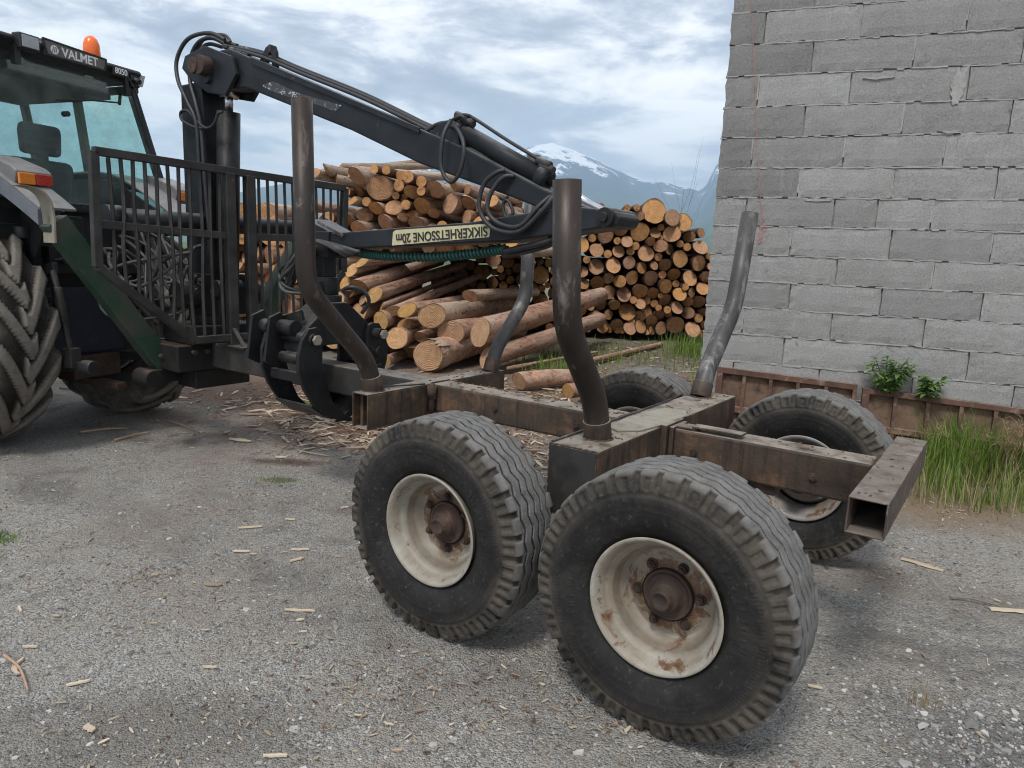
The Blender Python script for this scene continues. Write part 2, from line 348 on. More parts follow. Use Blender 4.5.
def text_mesh(s, size, mat, name, parent, loc, basis, offset=0.0, sx=1.0, extrude=.0008):
    cu = bpy.data.curves.new(name, 'FONT'); cu.body = s; cu.size = size; cu.extrude = extrude; cu.align_x = 'CENTER'; cu.align_y = 'CENTER'; cu.offset = offset
    to = bpy.data.objects.new(name, cu); col.objects.link(to)
    bpy.context.view_layer.update()
    me = bpy.data.meshes.new_from_object(to.evaluated_get(bpy.context.evaluated_depsgraph_get()))
    bpy.data.objects.remove(to)
    X, Y, Z = [np.array(b, float) for b in basis]; L_ = np.array(loc, float)
    co = np.zeros(len(me.vertices) * 3); me.vertices.foreach_get('co', co); co = co.reshape(-1, 3)
    co = L_ + co[:, :1] * sx * X + co[:, 1:2] * Y + co[:, 2:] * Z
    me.vertices.foreach_set('co', co.ravel()); me.materials.clear(); me.materials.append(mat); me.update()
    o = bpy.data.objects.new(name, me); col.objects.link(o); o.parent = parent; return o

# ================================================================== GROUND
def ground_mat():
    m, nt, b = newmat('gravel_yard'); k = NB(nt); t = k.n('ShaderNodeTexCoord'); v = t.outputs['Object']; sp0 = k.n('ShaderNodeSeparateXYZ'); k.l(v, sp0.inputs[0])
    fine = k.vor(v, 150); fcol = k.n('ShaderNodeTexVoronoi'); fcol.inputs['Scale'].default_value = 150; k.l(v, fcol.inputs['Vector'])
    sepc = k.n('ShaderNodeSeparateColor'); k.l(fcol.outputs['Color'], sepc.inputs[0])
    c = k.mix(k.rng(sepc.outputs[0], 0, 1), (.155, .148, .134), (.53, .51, .47))
    c2 = k.n('ShaderNodeTexVoronoi'); c2.inputs['Scale'].default_value = 62; k.l(v, c2.inputs['Vector'])
    sc2 = k.n('ShaderNodeSeparateColor'); k.l(c2.outputs['Color'], sc2.inputs[0])
    c = k.mix(k.rng(sc2.outputs[1], .74, .80, 0, .75), c, k.mix(sc2.outputs[0], (.15, .15, .15), (.50, .49, .465)))
    silt = k.rng(k.noise(v, 6, 9, .75), .44, .60, 0, .62); c = k.mix(silt, c, (.36, .328, .282))
    for off_ in (-1.35, -.1, 1.9):                   # tracks pressed by wheels, running with the trailer
        lin = k.math('ADD', k.math('ADD', k.math('MULTIPLY', sp0.outputs[0], math.sin(.6147)), k.math('MULTIPLY', sp0.outputs[1], math.cos(.6147))), -1.98 - off_)
        lin = k.math('ADD', lin, k.math('MULTIPLY', k.math('SUBTRACT', k.noise(v, 1.2, 6, .6), .5), .5))
        c = k.mix(k.math('MULTIPLY', k.rng(k.math('ABSOLUTE', lin), .10, .26, .55, 0), k.rng(k.noise(v, 3.2, 6, .7), .35, .6)), c, (.20, .182, .158))
    big = k.noise(v, .9, 6, .6, .4)
    c = k.mix(k.rng(big, .50, .68, 0, .55), c, (.25, .205, .16))
    dk = k.noise(v, 1.3, 8, .74, .5); c = k.mix(k.rng(dk, .47, .36, 0, .6), c, (.13, .125, .118))
    lt = k.noise(v, 2.1, 8, .74, .5); c = k.mix(k.rng(lt, .54, .66, 0, .5), c, (.42, .40, .37))
    sp = k.n('ShaderNodeSeparateXYZ'); k.l(v, sp.inputs[0])
    wob = k.noise(v, 2.2, 7, .7, .3); wob2 = k.noise(v, 14, 5, .7)
    def patch(px, py, rx, ry, colr, amt=1.0, soft=.5):
        nonlocal c
        dx = k.math('DIVIDE', k.math('SUBTRACT', sp.outputs[0], px), rx); dy = k.math('DIVIDE', k.math('SUBTRACT', sp.outputs[1], py), ry)
        d = k.math('SQRT', k.math('ADD', k.math('MULTIPLY', dx, dx), k.math('MULTIPLY', dy, dy)))
        d = k.math('ADD', d, k.math('MULTIPLY', k.math('SUBTRACT', wob, .5), 1.8)); d = k.math('ADD', d, k.math('MULTIPLY', k.math('SUBTRACT', wob2, .5), .6))
        c = k.mix(k.rng(d, 1 + soft * .3, 1 - soft, 0, amt), c, colr)
    # bark and wood litter by the logs, brown earth by the wall, moss patches
    patch(-.7, 6.9, 2.6, 2.0, (.27, .165, .105), .9, .7); patch(-3.2, 7.9, 2.0, 1.1, (.25, .165, .115), .8); patch(.8, 8.6, 3.0, 1.8, (.26, .18, .12), .9); patch(-2.4, 7.2, 1.3, .8, (.28, .19, .135), .75)
    patch(3.0, 4.5, .95, .5, (.29, .215, .145), .95); patch(3.9, 3.9, .8, .6, (.30, .23, .155), .9); patch(2.9, 5.4, 1.6, .8, (.24, .19, .12), .9)
    patch(-1.6, 4.9, .28, .10, (.10, .06, .04), .8); patch(-1.45, 5.9, .3, .12, (.17, .09, .055), .6); patch(-.9, 4.0, .25, .1, (.15, .1, .07), .5)
    patch(1.6, 2.05, .45, .35, (.11, .11, .11), .6); patch(-1.05, 2.0, .5, .25, (.16, .145, .125), .6)
    patch(-2.75, 3.38, .20, .12, (.05, .075, .018), .9, .3); patch(-1.95, 6.7, .26, .12, (.06, .08, .025), .8, .3); patch(-1.5, 4.5, .12, .06, (.07, .08, .03), .6, .3)
    # meadow behind the stacks
    far = k.math('ADD', sp.outputs[1], k.math('MULTIPLY', k.math('SUBTRACT', wob, .5), 4)); c = k.mix(k.rng(far, 9.3, 11.0, 0, .8), c, (.17, .145, .095))
    c = k.mix(k.rng(far, 48, 70), c, k.mix(k.rng(k.noise(v, .01, 5), .4, .6), (.05, .085, .03), (.10, .13, .05)))
    k.l(c, b.inputs['Base Color']); b.inputs['Roughness'].default_value = .92; b.inputs['Specular IOR Level'].default_value = .25
    h = k.math('ADD', k.math('MULTIPLY', k.math('SUBTRACT', 1, fine), .55), k.math('MULTIPLY', k.noise(v, 30, 6, .7), .8))
    h = k.math('ADD', h, k.math('MULTIPLY', k.rng(c2.outputs['Distance'], 0, .6, 1, 0), k.rng(sc2.outputs[1], .72, .80, 0, .8)))
    k.l(k.bump(h, .018), b.inputs['Normal']); return m
def gz(x, y):
    a = .012 * noise.noise(Vector((x * .9, y * .9, 0))) + .006 * noise.noise(Vector((x * 4, y * 4, 3)))
    d = math.hypot(x - .8, y - 3.3)
    f = min(1, max(0, (d - 2.2) / 1.5)) if d < 3.7 else 1
    e = max(0, (y - 25)) * .0
    return a * (.25 + .75 * f) - .004
def axis(lo, hi, step, far):
    a = list(np.arange(lo, hi + 1e-6, step)); s = step
    x = hi
    while x < far: s *= 1.35; x += s; a.append(x)
    s = step; x = lo; b = []
    while x > -far: s *= 1.35; x -= s; b.append(x)
    return b[::-1] + a
gx = axis(-6.5, 6.5, .09, 30000); gy = axis(-1, 15, .09, 30000)
V = []
for y in gy:
    for x in gx: V.append((x, y, gz(x, y) if abs(x) < 12 and -5 < y < 22 else -.004))
nx = len(gx)
F_ = [(j * nx + i, j * nx + i + 1, (j + 1) * nx + i + 1, (j + 1) * nx + i) for j in range(len(gy) - 1) for i in range(nx - 1)]
g = MB(); g.add(V, F_, smooth=True); ground = g.build('ground', ground_mat()); tag(ground, kind='structure')

# ------------------------------------------------------------------ mountains, 4 to 14 km away, with snow on the tops
def mtn_mat():
    m, nt, b = newmat('mountain_rock_and_snow'); k = NB(nt); t = k.n('ShaderNodeTexCoord'); v = t.outputs['Object']
    sp = k.n('ShaderNodeSeparateXYZ'); k.l(v, sp.inputs[0])
    n1 = k.noise(v, .0028, 12, .74, .4); n2 = k.noise(v, .0006, 6, .6)
    c = k.mix(k.rng(sp.outputs[2], 150, 600), (.035, .075, .028), (.045, .06, .055))
    c = k.mix(k.rng(n2, .45, .6, 0, .6), c, (.09, .13, .055))
    c = k.mix(k.rng(sp.outputs[2], 500, 800), c, (.045, .06, .08))
    g = k.n('ShaderNodeNewGeometry'); ns = k.n('ShaderNodeSeparateXYZ'); k.l(g.outputs['Normal'], ns.inputs[0])
    s = k.math('ADD', sp.outputs[2], k.math('MULTIPLY', k.math('SUBTRACT', n1, .5), 2800)); s = k.math('ADD', s, k.math('MULTIPLY', ns.outputs[2], 250))
    c = k.mix(k.rng(s, 1400, 1500), c, (.85, .87, .9))
    k.l(c, b.inputs['Base Color']); b.inputs['Roughness'].default_value = .95; b.inputs['Specular IOR Level'].default_value = .1; return m
prof = [(-900, 215), (-500, 180), (-200, 165), (0, 176), (60, 178), (120, 183), (160, 188), (200, 196), (250, 190), (300, 180), (350, 172), (400, 170), (430, 166), (470, 156), (505, 152), (530, 146), (552, 142), (575, 150),
        (600, 162), (625, 172), (645, 180), (670, 182), (690, 186), (700, 190), (708, 183), (716, 163), (735, 150), (800, 140), (900, 160), (1100, 150), (1500, 190), (2000, 230)]
def skyline(px, py):
    r = ray(px, py); return math.atan2(r[0], r[1]), r[2] / math.hypot(r[0], r[1])
PR = [skyline(*p) for p in prof]
az_a = [p[0] for p in PR]; el_a = [p[1] for p in PR]
DR = 10500.
naz, nd = 420, 70
V = []
for i in range(naz):
    az = -1.05 + 2.1 * i / (naz - 1); el = float(np.interp(az, az_a, el_a))
    ridge = el * DR + CAM_H
    for j in range(nd):
        t = j / (nd - 1); d = 4200 + t * 8800
        s_ = (d - 4200) / (DR - 4200)
        if s_ <= 1: hh = ridge * (.02 + .98 * (s_ ** 1.55))
        else: hh = ridge * max(0, 1 - (s_ - 1) * 2.2)
        x = d * math.sin(az); y = d * math.cos(az)
        n_ = noise.fractal(Vector((x / 1500, y / 1500, 2)), .9, 2.1, 7); w = min(1, s_ * 1.4) * (1 if s_ <= 1 else .6)
        hh += n_ * 260 * w * (1 - .85 * math.exp(-((s_ - 1) / .12) ** 2)) + noise.fractal(Vector((x / 420, y / 420, 5)), .9, 2.1, 4) * 26 * w
        # low green hillside in the valley to the right
        gh = 210 * math.exp(-((az - .33) / .10) ** 2) * math.exp(-((d - 5400) / 900) ** 2)
        V.append((x, y, max(hh, -40) + gh - (30 if j == 0 else 0)))
g = MB(); g.add(V, [(i * nd + j, (i + 1) * nd + j, (i + 1) * nd + j + 1, i * nd + j + 1) for i in range(naz - 1) for j in range(nd - 1)], smooth=True)
mt = g.build('mountains', mtn_mat()); tag(mt, kind='structure')
# ------------------------------------------------------------------ air
g = MB(); g.box((-16000, -3000, -60), (16000, 14500, 1850))
m_, nt_, b_ = newmat('clear_mountain_air'); nt_.nodes.remove(b_)
pv = nt_.nodes.new('ShaderNodeVolumePrincipled'); pv.inputs['Color'].default_value = (.58, .77, 1.0, 1); pv.inputs['Density'].default_value = 1.1e-4
pv.inputs['Anisotropy'].default_value = .1
nt_.links.new(pv.outputs[0], nt_.nodes['Material Output'].inputs['Volume'])
hz = g.build('haze', m_); tag(hz, kind='stuff')
hz['label'] = 'thin blue air between the yard and the far mountains'; hz['category'] = 'haze'

# ================================================================== BLOCK WALL
WD = 6.0
_a = atY(720, 137, WD); WK = float(_a @ wn)
WO = pl(733, 0, wn, WK); WO2 = pl(703, 330, wn, WK); WO = (WO + WO2) / 2; WO[2] = 0     # the wall's corner on the ground
def atW(px, py):
    p = pl(px, py, wn, WK); return float((p - WO) @ wd), float(p[2])
rows_px = [(727, 14), (725, 46), (723, 77), (720, 108), (718, 138), (716, 168), (713, 197), (711, 225), (708, 253), (706, 279), (704, 305), (701, 331), (699, 358)]
rz = [atW(*p)[1] for p in rows_px]
course = (rz[0] - rz[-1]) / (len(rz) - 1)
joints = [(30, [765, 860, 966]), (61, [812, 913, 1021]), (92, [758, 850, 956, 967]), (123, [804, 902.5, 1010]), (153, [752, 844, 944, 955]), (182, [799, 893, 997]), (211, [746, 834, 877, 932.6]),
          (239, [791, 891, 993]), (266, [745, 837, 934]), (292, [790, 882, 984]), (318, [743, 832, 926]), (345, [784, 876, 971])]
BL = .667 * WD / 6.0
def block_mat():
    m, nt, b = newmat('lightweight_concrete_block'); k = NB(nt); t = k.n('ShaderNodeTexCoord'); v = t.outputs['Object']
    at = k.n('ShaderNodeAttribute'); at.attribute_name = 'tone'
    c = k.mix(k.rng(k.noise(v, 80, 8, .8), .30, .70), (.175, .172, .164), (.42, .413, .395))
    c = k.mix(k.rng(k.noise(v, 3.0, 6, .65), .35, .65, 0, .35), c, (.44, .44, .43))
    tone = k.rng(at.outputs['Fac'], 0, 1, .66, 1.04); mu = k.n('ShaderNodeVectorMath', operation='SCALE'); k.l(c, mu.inputs[0]); k.l(tone, mu.inputs[3]); c = mu.outputs[0]
    st = k.noise(v, 6, 8, .72, .6); c = k.mix(k.rng(st, .62, .70, 0, .6), c, (.10, .10, .10))
    sm = k.n('ShaderNodeMapping'); sm.inputs['Scale'].default_value = (9, 9, 1.2); k.l(v, sm.inputs[0])
    c = k.mix(k.rng(k.noise(sm.outputs[0], 1.3, 6, .7), .58, .72, 0, .25), c, (.50, .50, .49))
    pore = k.vor(v, 120); c = k.mix(k.rng(pore, .12, .22, .6, 0), c, (.08, .08, .08))
    k.l(c, b.inputs['Base Color']); b.inputs['Roughness'].default_value = .95; b.inputs['Specular IOR Level'].default_value = .15
    h = k.math('ADD', k.math('MULTIPLY', k.rng(pore, 0, .3), .8), k.noise(v, 60, 6, .75)); h = k.math('ADD', h, k.math('MULTIPLY', k.noise(v, 9, 6, .7), 1.2))
    k.l(k.bump(h, .0045), b.inputs['Normal']); return m
M['block'] = block_mat()
M['mortar'] = pm('cement_mortar', (.30, .295, .28), (.42, .41, .39), 14, (.22, .22, .21), 9, (.56, .68), .9, 1, 0, .006, 60, rnd=False)
rnd = random.Random(5)
wall = empty('block_wall', WO, -WY); tag(wall, 'tall grey concrete block wall with rough mortar joints at the right side', 'wall')
nrow = len(joints); top_rows = 6; LEN = 7.0
blocks = MB(); tones = []
def add_block(t0, t1, z0, z1, tone, off, endcap=False):
    n0 = len(blocks.v)
    g_ = .005; t0 += g_ if t0 > .01 else 0; t1 -= g_; z0 += .006; z1 -= .006
    nx_ = max(2, int((t1 - t0) / .055)); nz_ = 4
    V = []; bv = .006
    for j in range(nz_ + 1):
        for i in range(nx_ + 1):
            x = t0 + (t1 - t0) * i / nx_; z = z0 + (z1 - z0) * j / nz_
            edge = (i in (0, nx_)) or (j in (0, nz_))
            x += (rnd.uniform(-.003, .003) if edge else 0) + (.006 + rnd.uniform(-.006, .007) if (i == 0 and t0 < .01) else 0); z += rnd.uniform(-.004, .004) if edge else 0
            y = off + (rnd.uniform(.002, .009) if edge else rnd.uniform(-.0012, .0012))
            V.append((x, y, z))
    w_ = nx_ + 1
    Fq = [(j * w_ + i, j * w_ + i + 1, (j + 1) * w_ + i + 1, (j + 1) * w_ + i) for j in range(nz_) for i in range(nx_)]
    blocks.add(V, Fq, smooth=False)
    # sides back to the wall core
    ring = [i for i in range(w_)] + [j * w_ + nx_ for j in range(1, nz_ + 1)] + [nz_ * w_ + i for i in range(nx_ - 1, -1, -1)] + [j * w_ for j in range(nz_ - 1, 0, -1)]
    base = n0; back = len(blocks.v)
    blocks.v += [(blocks.v[base + r_][0], .25, blocks.v[base + r_][2]) for r_ in ring]
    m_ = len(ring)
    for q in range(m_):
        a, b2 = ring[q], ring[(q + 1) % m_]
        blocks.f.append((base + b2, base + a, back + q, back + (q + 1) % m_)); blocks.mi.append(0); blocks.sm.append(False)
    tones.extend([tone] * (len(blocks.v) - n0))
levels = []
for r_ in range(-top_rows, nrow + 2):
    if 0 <= r_ < nrow: z1, z0 = rz[r_], rz[r_ + 1]
    elif r_ < 0: z0 = rz[0] + course * (-r_ - 1); z1 = z0 + course
    else: z1 = rz[-1] - course * (r_ - nrow); z0 = z1 - course
    if 0 <= r_ < nrow: js = [atW(x, joints[r_][0])[0] for x in joints[r_][1]]
    else: js = [.27 + (BL / 2 if r_ % 2 else 0), .27 + BL + (BL / 2 if r_ % 2 else 0)]
    js = [0.0] + js
    while js[-1] < LEN: js.append(js[-1] + BL)
    levels.append((z0, z1))
    for a, b2 in zip(js[:-1], js[1:]):
        tone = rnd.uniform(.62, 1.0) if rnd.random() < .88 else rnd.uniform(.35, .55)
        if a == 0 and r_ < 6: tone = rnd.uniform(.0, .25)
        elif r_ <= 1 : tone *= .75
        add_block(a, b2, z0, z1, tone, rnd.uniform(-.003, .004))
    # left return (side of the building), blocks running back
bo = blocks.build('block_courses', M['block'], wall, local=True)
at = bo.data.attributes.new('tone', 'FLOAT', 'POINT'); at.data.foreach_set('value', tones)
core = MB(); core.box((.022, .030, 0), (LEN, .26, levels[0][1])); core.box((.012, .262, 0), (.26, 7.5, levels[0][1]))
# mortar smeared out of the bed joints in ragged strips
for (z0, z1) in levels:
    n_ = 150
    for s_i in range(n_):
        if rnd.random() < .12: continue
        a = LEN * s_i / n_; b2 = LEN * (s_i + 1) / n_ + .002; hh = rnd.uniform(.006, .010); o_ = rnd.uniform(-.001, .004)
        zc = z0 + rnd.uniform(-.003, .003)
        core.hexa([(a, o_ + .02, zc - hh), (b2, o_ + .02, zc - hh), (b2, .02 + o_, zc + hh), (a, .02 + o_, zc + hh), (a, o_, zc - hh * .6), (b2, o_ + rnd.uniform(-.002, .002), zc - hh * .6), (b2, o_, zc + hh * .6), (a, o_, zc + hh * .6)])
for ji, (yr, xs) in enumerate(joints):
    for x_ in xs:
        if rnd.random() < .45:
            t_ = atW(x_, yr)[0]; core.box((t_ - .008, rnd.uniform(.004, .010), rz[ji + 1] + rnd.uniform(.0, .08)), (t_ + .004, .03, rz[ji] - .004))
core.build('mortar', M['mortar'], wall, local=True)
side = MB(); tones = []; _b = blocks; blocks = side
tn = []
for i_, (z0, z1) in enumerate(levels):
    x = 0.262
    while x < 7.4:
        l = BL if x > .3 or i_ % 2 else BL / 2; side.box((0.012, x + .005, z0 + .005), (.2, min(7.5, x + l) - .005, z1 - .005)); x += l
so = side.build('side_courses', M['block'], wall, local=True); at = so.data.attributes.new('tone', 'FLOAT', 'POINT'); at.data.foreach_set('value', [.5 + .4 * math.sin(i // 8 * 2.3) for i in range(len(side.v))])
plug = MB()                                           # smeared patch of mortar in a gap between two blocks
t_, z_ = atW(958, 88); 
pp = [(t_ + math.cos(a) * rnd.uniform(.025, .055), z_ + math.sin(a) * rnd.uniform(.09, .13)) for a in np.linspace(0, 2 * PI, 30)[:-1]]
plug.prism(pp, lambda p, t: (p[0], t, p[1]), -.003, .015)
for (px, py) in [(880, 78), (815, 200), (950, 132)]:
    t_, z_ = atW(px, py); pp = [(t_ + math.cos(a) * rnd.uniform(.04, .13), z_ + math.sin(a) * rnd.uniform(.006, .014)) for a in np.linspace(0, 2 * PI, 14)[:-1]]; plug.prism(pp, lambda p, t: (p[0], t, p[1]), -.0075, .015)
plug.build('mortar_patch', M['mortar'], wall, local=True)

# red string hanging down the wall face
pts = []
for (px, py) in [(750, -60), (751, 0), (754, 60), (756, 110), (757, 150), (761, 200), (764, 222)]:
    t_, z_ = atW(px, py); pts.append((t_ + rnd.uniform(-.004, .004), -.014, z_))
sroot = empty('string', WO + wd * pts[0][0], -WY, off=(pts[0][0], 0, 0)); tag(sroot, 'thin pinkish red string hanging down the left end of the block wall', 'string')
g = MB(); g.tube(smoothpath(pts, 5), .0018, 5); g.build('cord', M['red'], sroot)
g = MB()
for _ in range(3):
    q = [np.array(pts[-1]) + np.array([rnd.uniform(-.05, .05), rnd.uniform(-.02, 0), -.03 * i + rnd.uniform(-.03, .03)]) for i in range(6)]; g.tube(smoothpath(q, 4), .002, 5)
g.build('frayed_end', M['red'], sroot)

# ------------------------------------------------------------------ rusty steel formwork panels leaning at the wall's foot
M['formrust'] = pm('rusty_formwork_steel', (.055, .029, .020), (.14, .072, .048), 5, (.26, .17, .12), 8, (.52, .68), .75, .95, 0, .002, 50, (.30, .25, .20), .7)
M['formface'] = pm('faded_formwork_face', (.09, .052, .034), (.20, .13, .085), 5, (.05, .028, .02), 8, (.52, .66), .8, .95, 0, .002, 50)
def formwork(t0, t1, ztop0, ztop1, label):
    root = empty('formwork_panel', WO + wd * t0 - wn * .16, -WY); tag(root, label, 'formwork panel', 'rusty steel formwork at the foot of the wall')
    l = t1 - t0; z0 = .01
    def tilt(x, y, z): return (x, y + .10 * (z / .6), z)
    def bx(g, a, b2):
        P = [(a[0], a[1], a[2]), (b2[0], a[1], a[2]), (b2[0], b2[1], a[2]), (a[0], b2[1], a[2]), (a[0], a[1], b2[2]), (b2[0], a[1], b2[2]), (b2[0], b2[1], b2[2]), (a[0], b2[1], b2[2])]
        zt = lambda x: (ztop0 + (ztop1 - ztop0) * x / l)
        P = [tilt(x, y, z0 + (z / 1.0) * (zt(x) - z0)) for x, y, z in P]; g.hexa(P)
    g = MB(); bx(g, (0, .050, 0), (l, .056, 1)); g.build('face_sheet', M['formface'], root, local=True)
    for z in (.0, .46, .93):
        g = MB(); bx(g, (0, 0, z), (l, .050, z + .07)); g.build('rail', M['formrust'], root, bevel=.003, local=True)
    n = max(2, int(round(l / .23)))
    for i in range(n + 1):
        x = (l - .03) * i / n; wdt = .05 if i in (0, n) else .028
        g = MB(); bx(g, (x, -.003 if i in (0, n) else .004, .072), (min(l, x + wdt), .048, .458)); bx(g, (x, -.003 if i in (0, n) else .004, .532), (min(l, x + wdt), .048, .928)); g.build('rib', M['formrust'], root, bevel=.002, local=True)
    return root
ta, za = atW(718, 366); tb, zb = atW(1024, 408)
tm, zm = atW(860, 384)
formwork(ta, tm - .02, za, zm + .0, 'rusty brown steel formwork panel at the left foot of the block wall')
formwork(tm + .02, tb + .5, zm - .02, zb - .02, 'rusty brown steel formwork panel behind the tall grass under the block wall')

# ================================================================== WHEELS
def tyre_mesh(RO, r_in, w, kind):
    hw = w / 2
    ctrl = [(-hw * .62, r_in - .006), (-hw * .74, r_in + .012), (-hw * .93, r_in + .055), (-hw, (RO + r_in) / 2 + .01), (-hw * .965, RO - .075 * RO / .45), (-hw * .90, RO - .030 * RO / .45), (-hw * .80, RO - .010 * RO / .45), (-hw * .45, RO - .003), (0, RO)]
    ctrl = ctrl + [(-a, r) for a, r in ctrl[-2::-1]]
    P = smoothpath([(a, r) for a, r in ctrl], 9 if kind == 'trailer' else 8); P = np.array(P)
    # resample the crown finely
    d = np.r_[0, np.cumsum(np.linalg.norm(np.diff(P, axis=0), axis=1))]
    n = 190 if kind == 'trailer' else 90
    tt = np.linspace(0, d[-1], n)
    if kind == 'trailer': u_ = np.linspace(-1, 1, n); tt = d[-1] * (.5 + .5 * (.42 * u_ + .58 * u_ ** 3)); 
    P = np.stack([np.interp(tt, d, P[:, 0]), np.interp(tt, d, P[:, 1])], 1)
    T_ = np.gradient(P, axis=0); T_ /= np.linalg.norm(T_, axis=1)[:, None]; Nn = np.stack([-T_[:, 1], T_[:, 0]], 1)
    K = 660 if kind == 'trailer' else 420
    th = np.arange(K) / K * 2 * PI
    Y, TH = np.meshgrid(P[:, 0], th, indexing='ij'); RR = np.meshgrid(P[:, 1], th, indexing='ij')[0]
    h = np.zeros_like(Y); rs = np.random.RandomState(3)
    if kind == 'trailer':
        NP = 32; tri = np.abs(((TH * NP / (2 * PI)) % 1) * 2 - 1) - .5
        for yc in (-.084, -.040, 0, .040, .084):
            dd = np.abs(Y - yc * w / .30 - tri * .015); h -= .012 * np.clip(1 - (dd - .0034) / .0018, 0, 1) * (RR > RO - .03)
        ph = (TH * NP / (2 * PI) + .25 * np.sign(Y)) % 1
        sh = np.abs(Y) > .098 * w / .30
        # shoulder slots reach down the upper sidewall, every second one shorter
        ph = (ph + .05 * np.sin(TH * 7.3) + .03 * np.sin(TH * 17.1 + 1)) % 1
        slot = (np.clip(1 - (np.abs(ph - .5) - .11) / .05, 0, 1))
        zone = sh & (RR > RO - .070)
        h -= .015 * slot * zone * np.clip((RR - (RO - .070)) / .022, 0, 1)
        ph2 = (ph + .5) % 1; slot2 = np.clip(1 - (np.abs(ph2 - .5) - .10) / .06, 0, 1); zone2 = sh & (RR > RO - .060) & (RR < RO - .024)
        h -= .007 * slot2 * zone2
        st = sh & (RR > RO - .066); h += .004 * st
        h += .0025 * np.exp(-((RR - (r_in + .022)) / .003) ** 2) + .0015 * np.exp(-((RR - (r_in + .045)) / .002) ** 2) + .0018 * np.exp(-((RR - (r_in + .10)) / .002) ** 2)
        h += .0012 * (np.sin(TH * 180) > .3) * (np.abs(RR - (RO - .100)) < .012) + .0016 * ((np.sin(TH * 61) + np.sin(TH * 97 + 2)) > .6) * (np.abs(RR - (r_in + .072)) < .010) * (np.sin(TH * 2) > -.1) + .002 * np.exp(-((RR - (RO - .085)) / .003) ** 2)
    else:
        NP = 15
        for sgn in (-1, 1):
            ph = (TH * NP / (2 * PI) + (0.5 if sgn > 0 else 0) - np.abs(Y) * 2.6 / w * 1.0) % 1
            lug = np.clip((.22 - np.abs(ph - .5)) / .03, 0, 1) * (sgn * Y > -.035) * (RR > RO - .13) * np.clip((RR - (RO - .13)) / .03, 0, 1)
            h = np.maximum(h, .046 * lug)
        h -= .0
    PY = Y + Nn[:, :1] * h; PRR = RR + Nn[:, 1:] * h
    X = PRR * np.cos(TH); Z = PRR * np.sin(TH)
    V = np.stack([X, PY, Z], -1).reshape(-1, 3)
    i = np.arange(n - 1)[:, None]; j = np.arange(K)[None]
    a = i * K + j; b2 = i * K + (j + 1) % K; c = (i + 1) * K + (j + 1) % K; d2 = (i + 1) * K + j
    Fq = np.stack([a + 0 * j, b2, c, d2 + 0 * j], -1).reshape(-1, 4)
    me = bpy.data.meshes.new('tyre'); me.from_pydata(V.tolist(), [], Fq.tolist()); me.polygons.foreach_set('use_smooth', [True] * len(me.polygons)); me.update()
    at = me.attributes.new('wear', 'FLOAT', 'POINT'); wr_ = np.clip(1 + h / .006, 0, 1) if kind == 'trailer' else np.clip(h / .04, 0, 1)
    at.data.foreach_set('value', wr_.ravel().tolist())
    return me
TR, TW = .447, .30
tyre_me = tyre_mesh(TR, .222, TW, 'trailer'); tyre_me.materials.append(M['tyre'])
def make_wheel(parent, loc, rz, rimmat_, spin, label=None):
    wroot = empty('wheel', loc, rz, parent=parent)
    if label: wroot['label'] = label
    t = bpy.data.objects.new('tyre', tyre_me); col.objects.link(t); t.parent = wroot; t.rotation_euler = (0, spin, 0)
    g = MB(); hw = TW / 2 - .035
    # outer flange, bead seat, drop centre, disc
    g.rev([(-hw - .012, .229), (-hw - .016, .224), (-hw - .010, .216), (-hw + .004, .207), (-hw + .03, .2), (-hw + .045, .196), (-hw + .052, .181), (-hw + .058, .176), (-hw + .090, .172), (-hw + .094, .168), (-hw + .098, .160), (-hw + .120, .154), (-hw + .124, .146), (-hw + .116, .136),
           (-hw + .114, .06), (-hw + .114, .0)], k=72)
    g.rev([(-hw - .012, .229), (-hw + .004, .222), (-hw + .05, .205), (-hw + .06, .182), (hw - .06, .182), (hw - .03, .205), (hw + .012, .229), (hw + .016, .224), (hw + .004, .207), (hw - .03, .2), (hw - .06, .176), (-hw + .12, .172)], k=72)
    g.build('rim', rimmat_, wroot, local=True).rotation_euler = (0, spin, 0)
    g = MB()
    g.rev([(-hw + .114, .088), (-hw + .098, .086), (-hw + .094, .080), (-hw + .104, .074), (-hw + .104, .056), (-hw + .070, .050), (-hw + .066, .046), (-hw + .066, .036), (-hw + .040, .034), (-hw + .036, .029), (-hw + .044, .022), (-hw + .044, 0)], k=40)
    g.rev([(-hw + .1, .09), (hw + .02, .08), (hw + .02, 0)], k=30)
    g.build('hub', M['rustdark'], wroot, local=True)
    for i in range(6):
        a = 2 * PI * i / 6 + spin; c = (.110 * math.cos(a), -hw + .114, .110 * math.sin(a))
        g = MB(); g.cyl(c, (c[0], c[1] - .004, c[2]), .019, 16); g.cyl(c, (c[0], c[1] - .018, c[2]), .0145, 6, smooth=False); g.cyl((c[0], c[1] - .016, c[2]), (c[0], c[1] - .026, c[2]), .008, 10)
        g.build('wheel_nut', M['rustdark'], wroot, local=True)
    return wroot

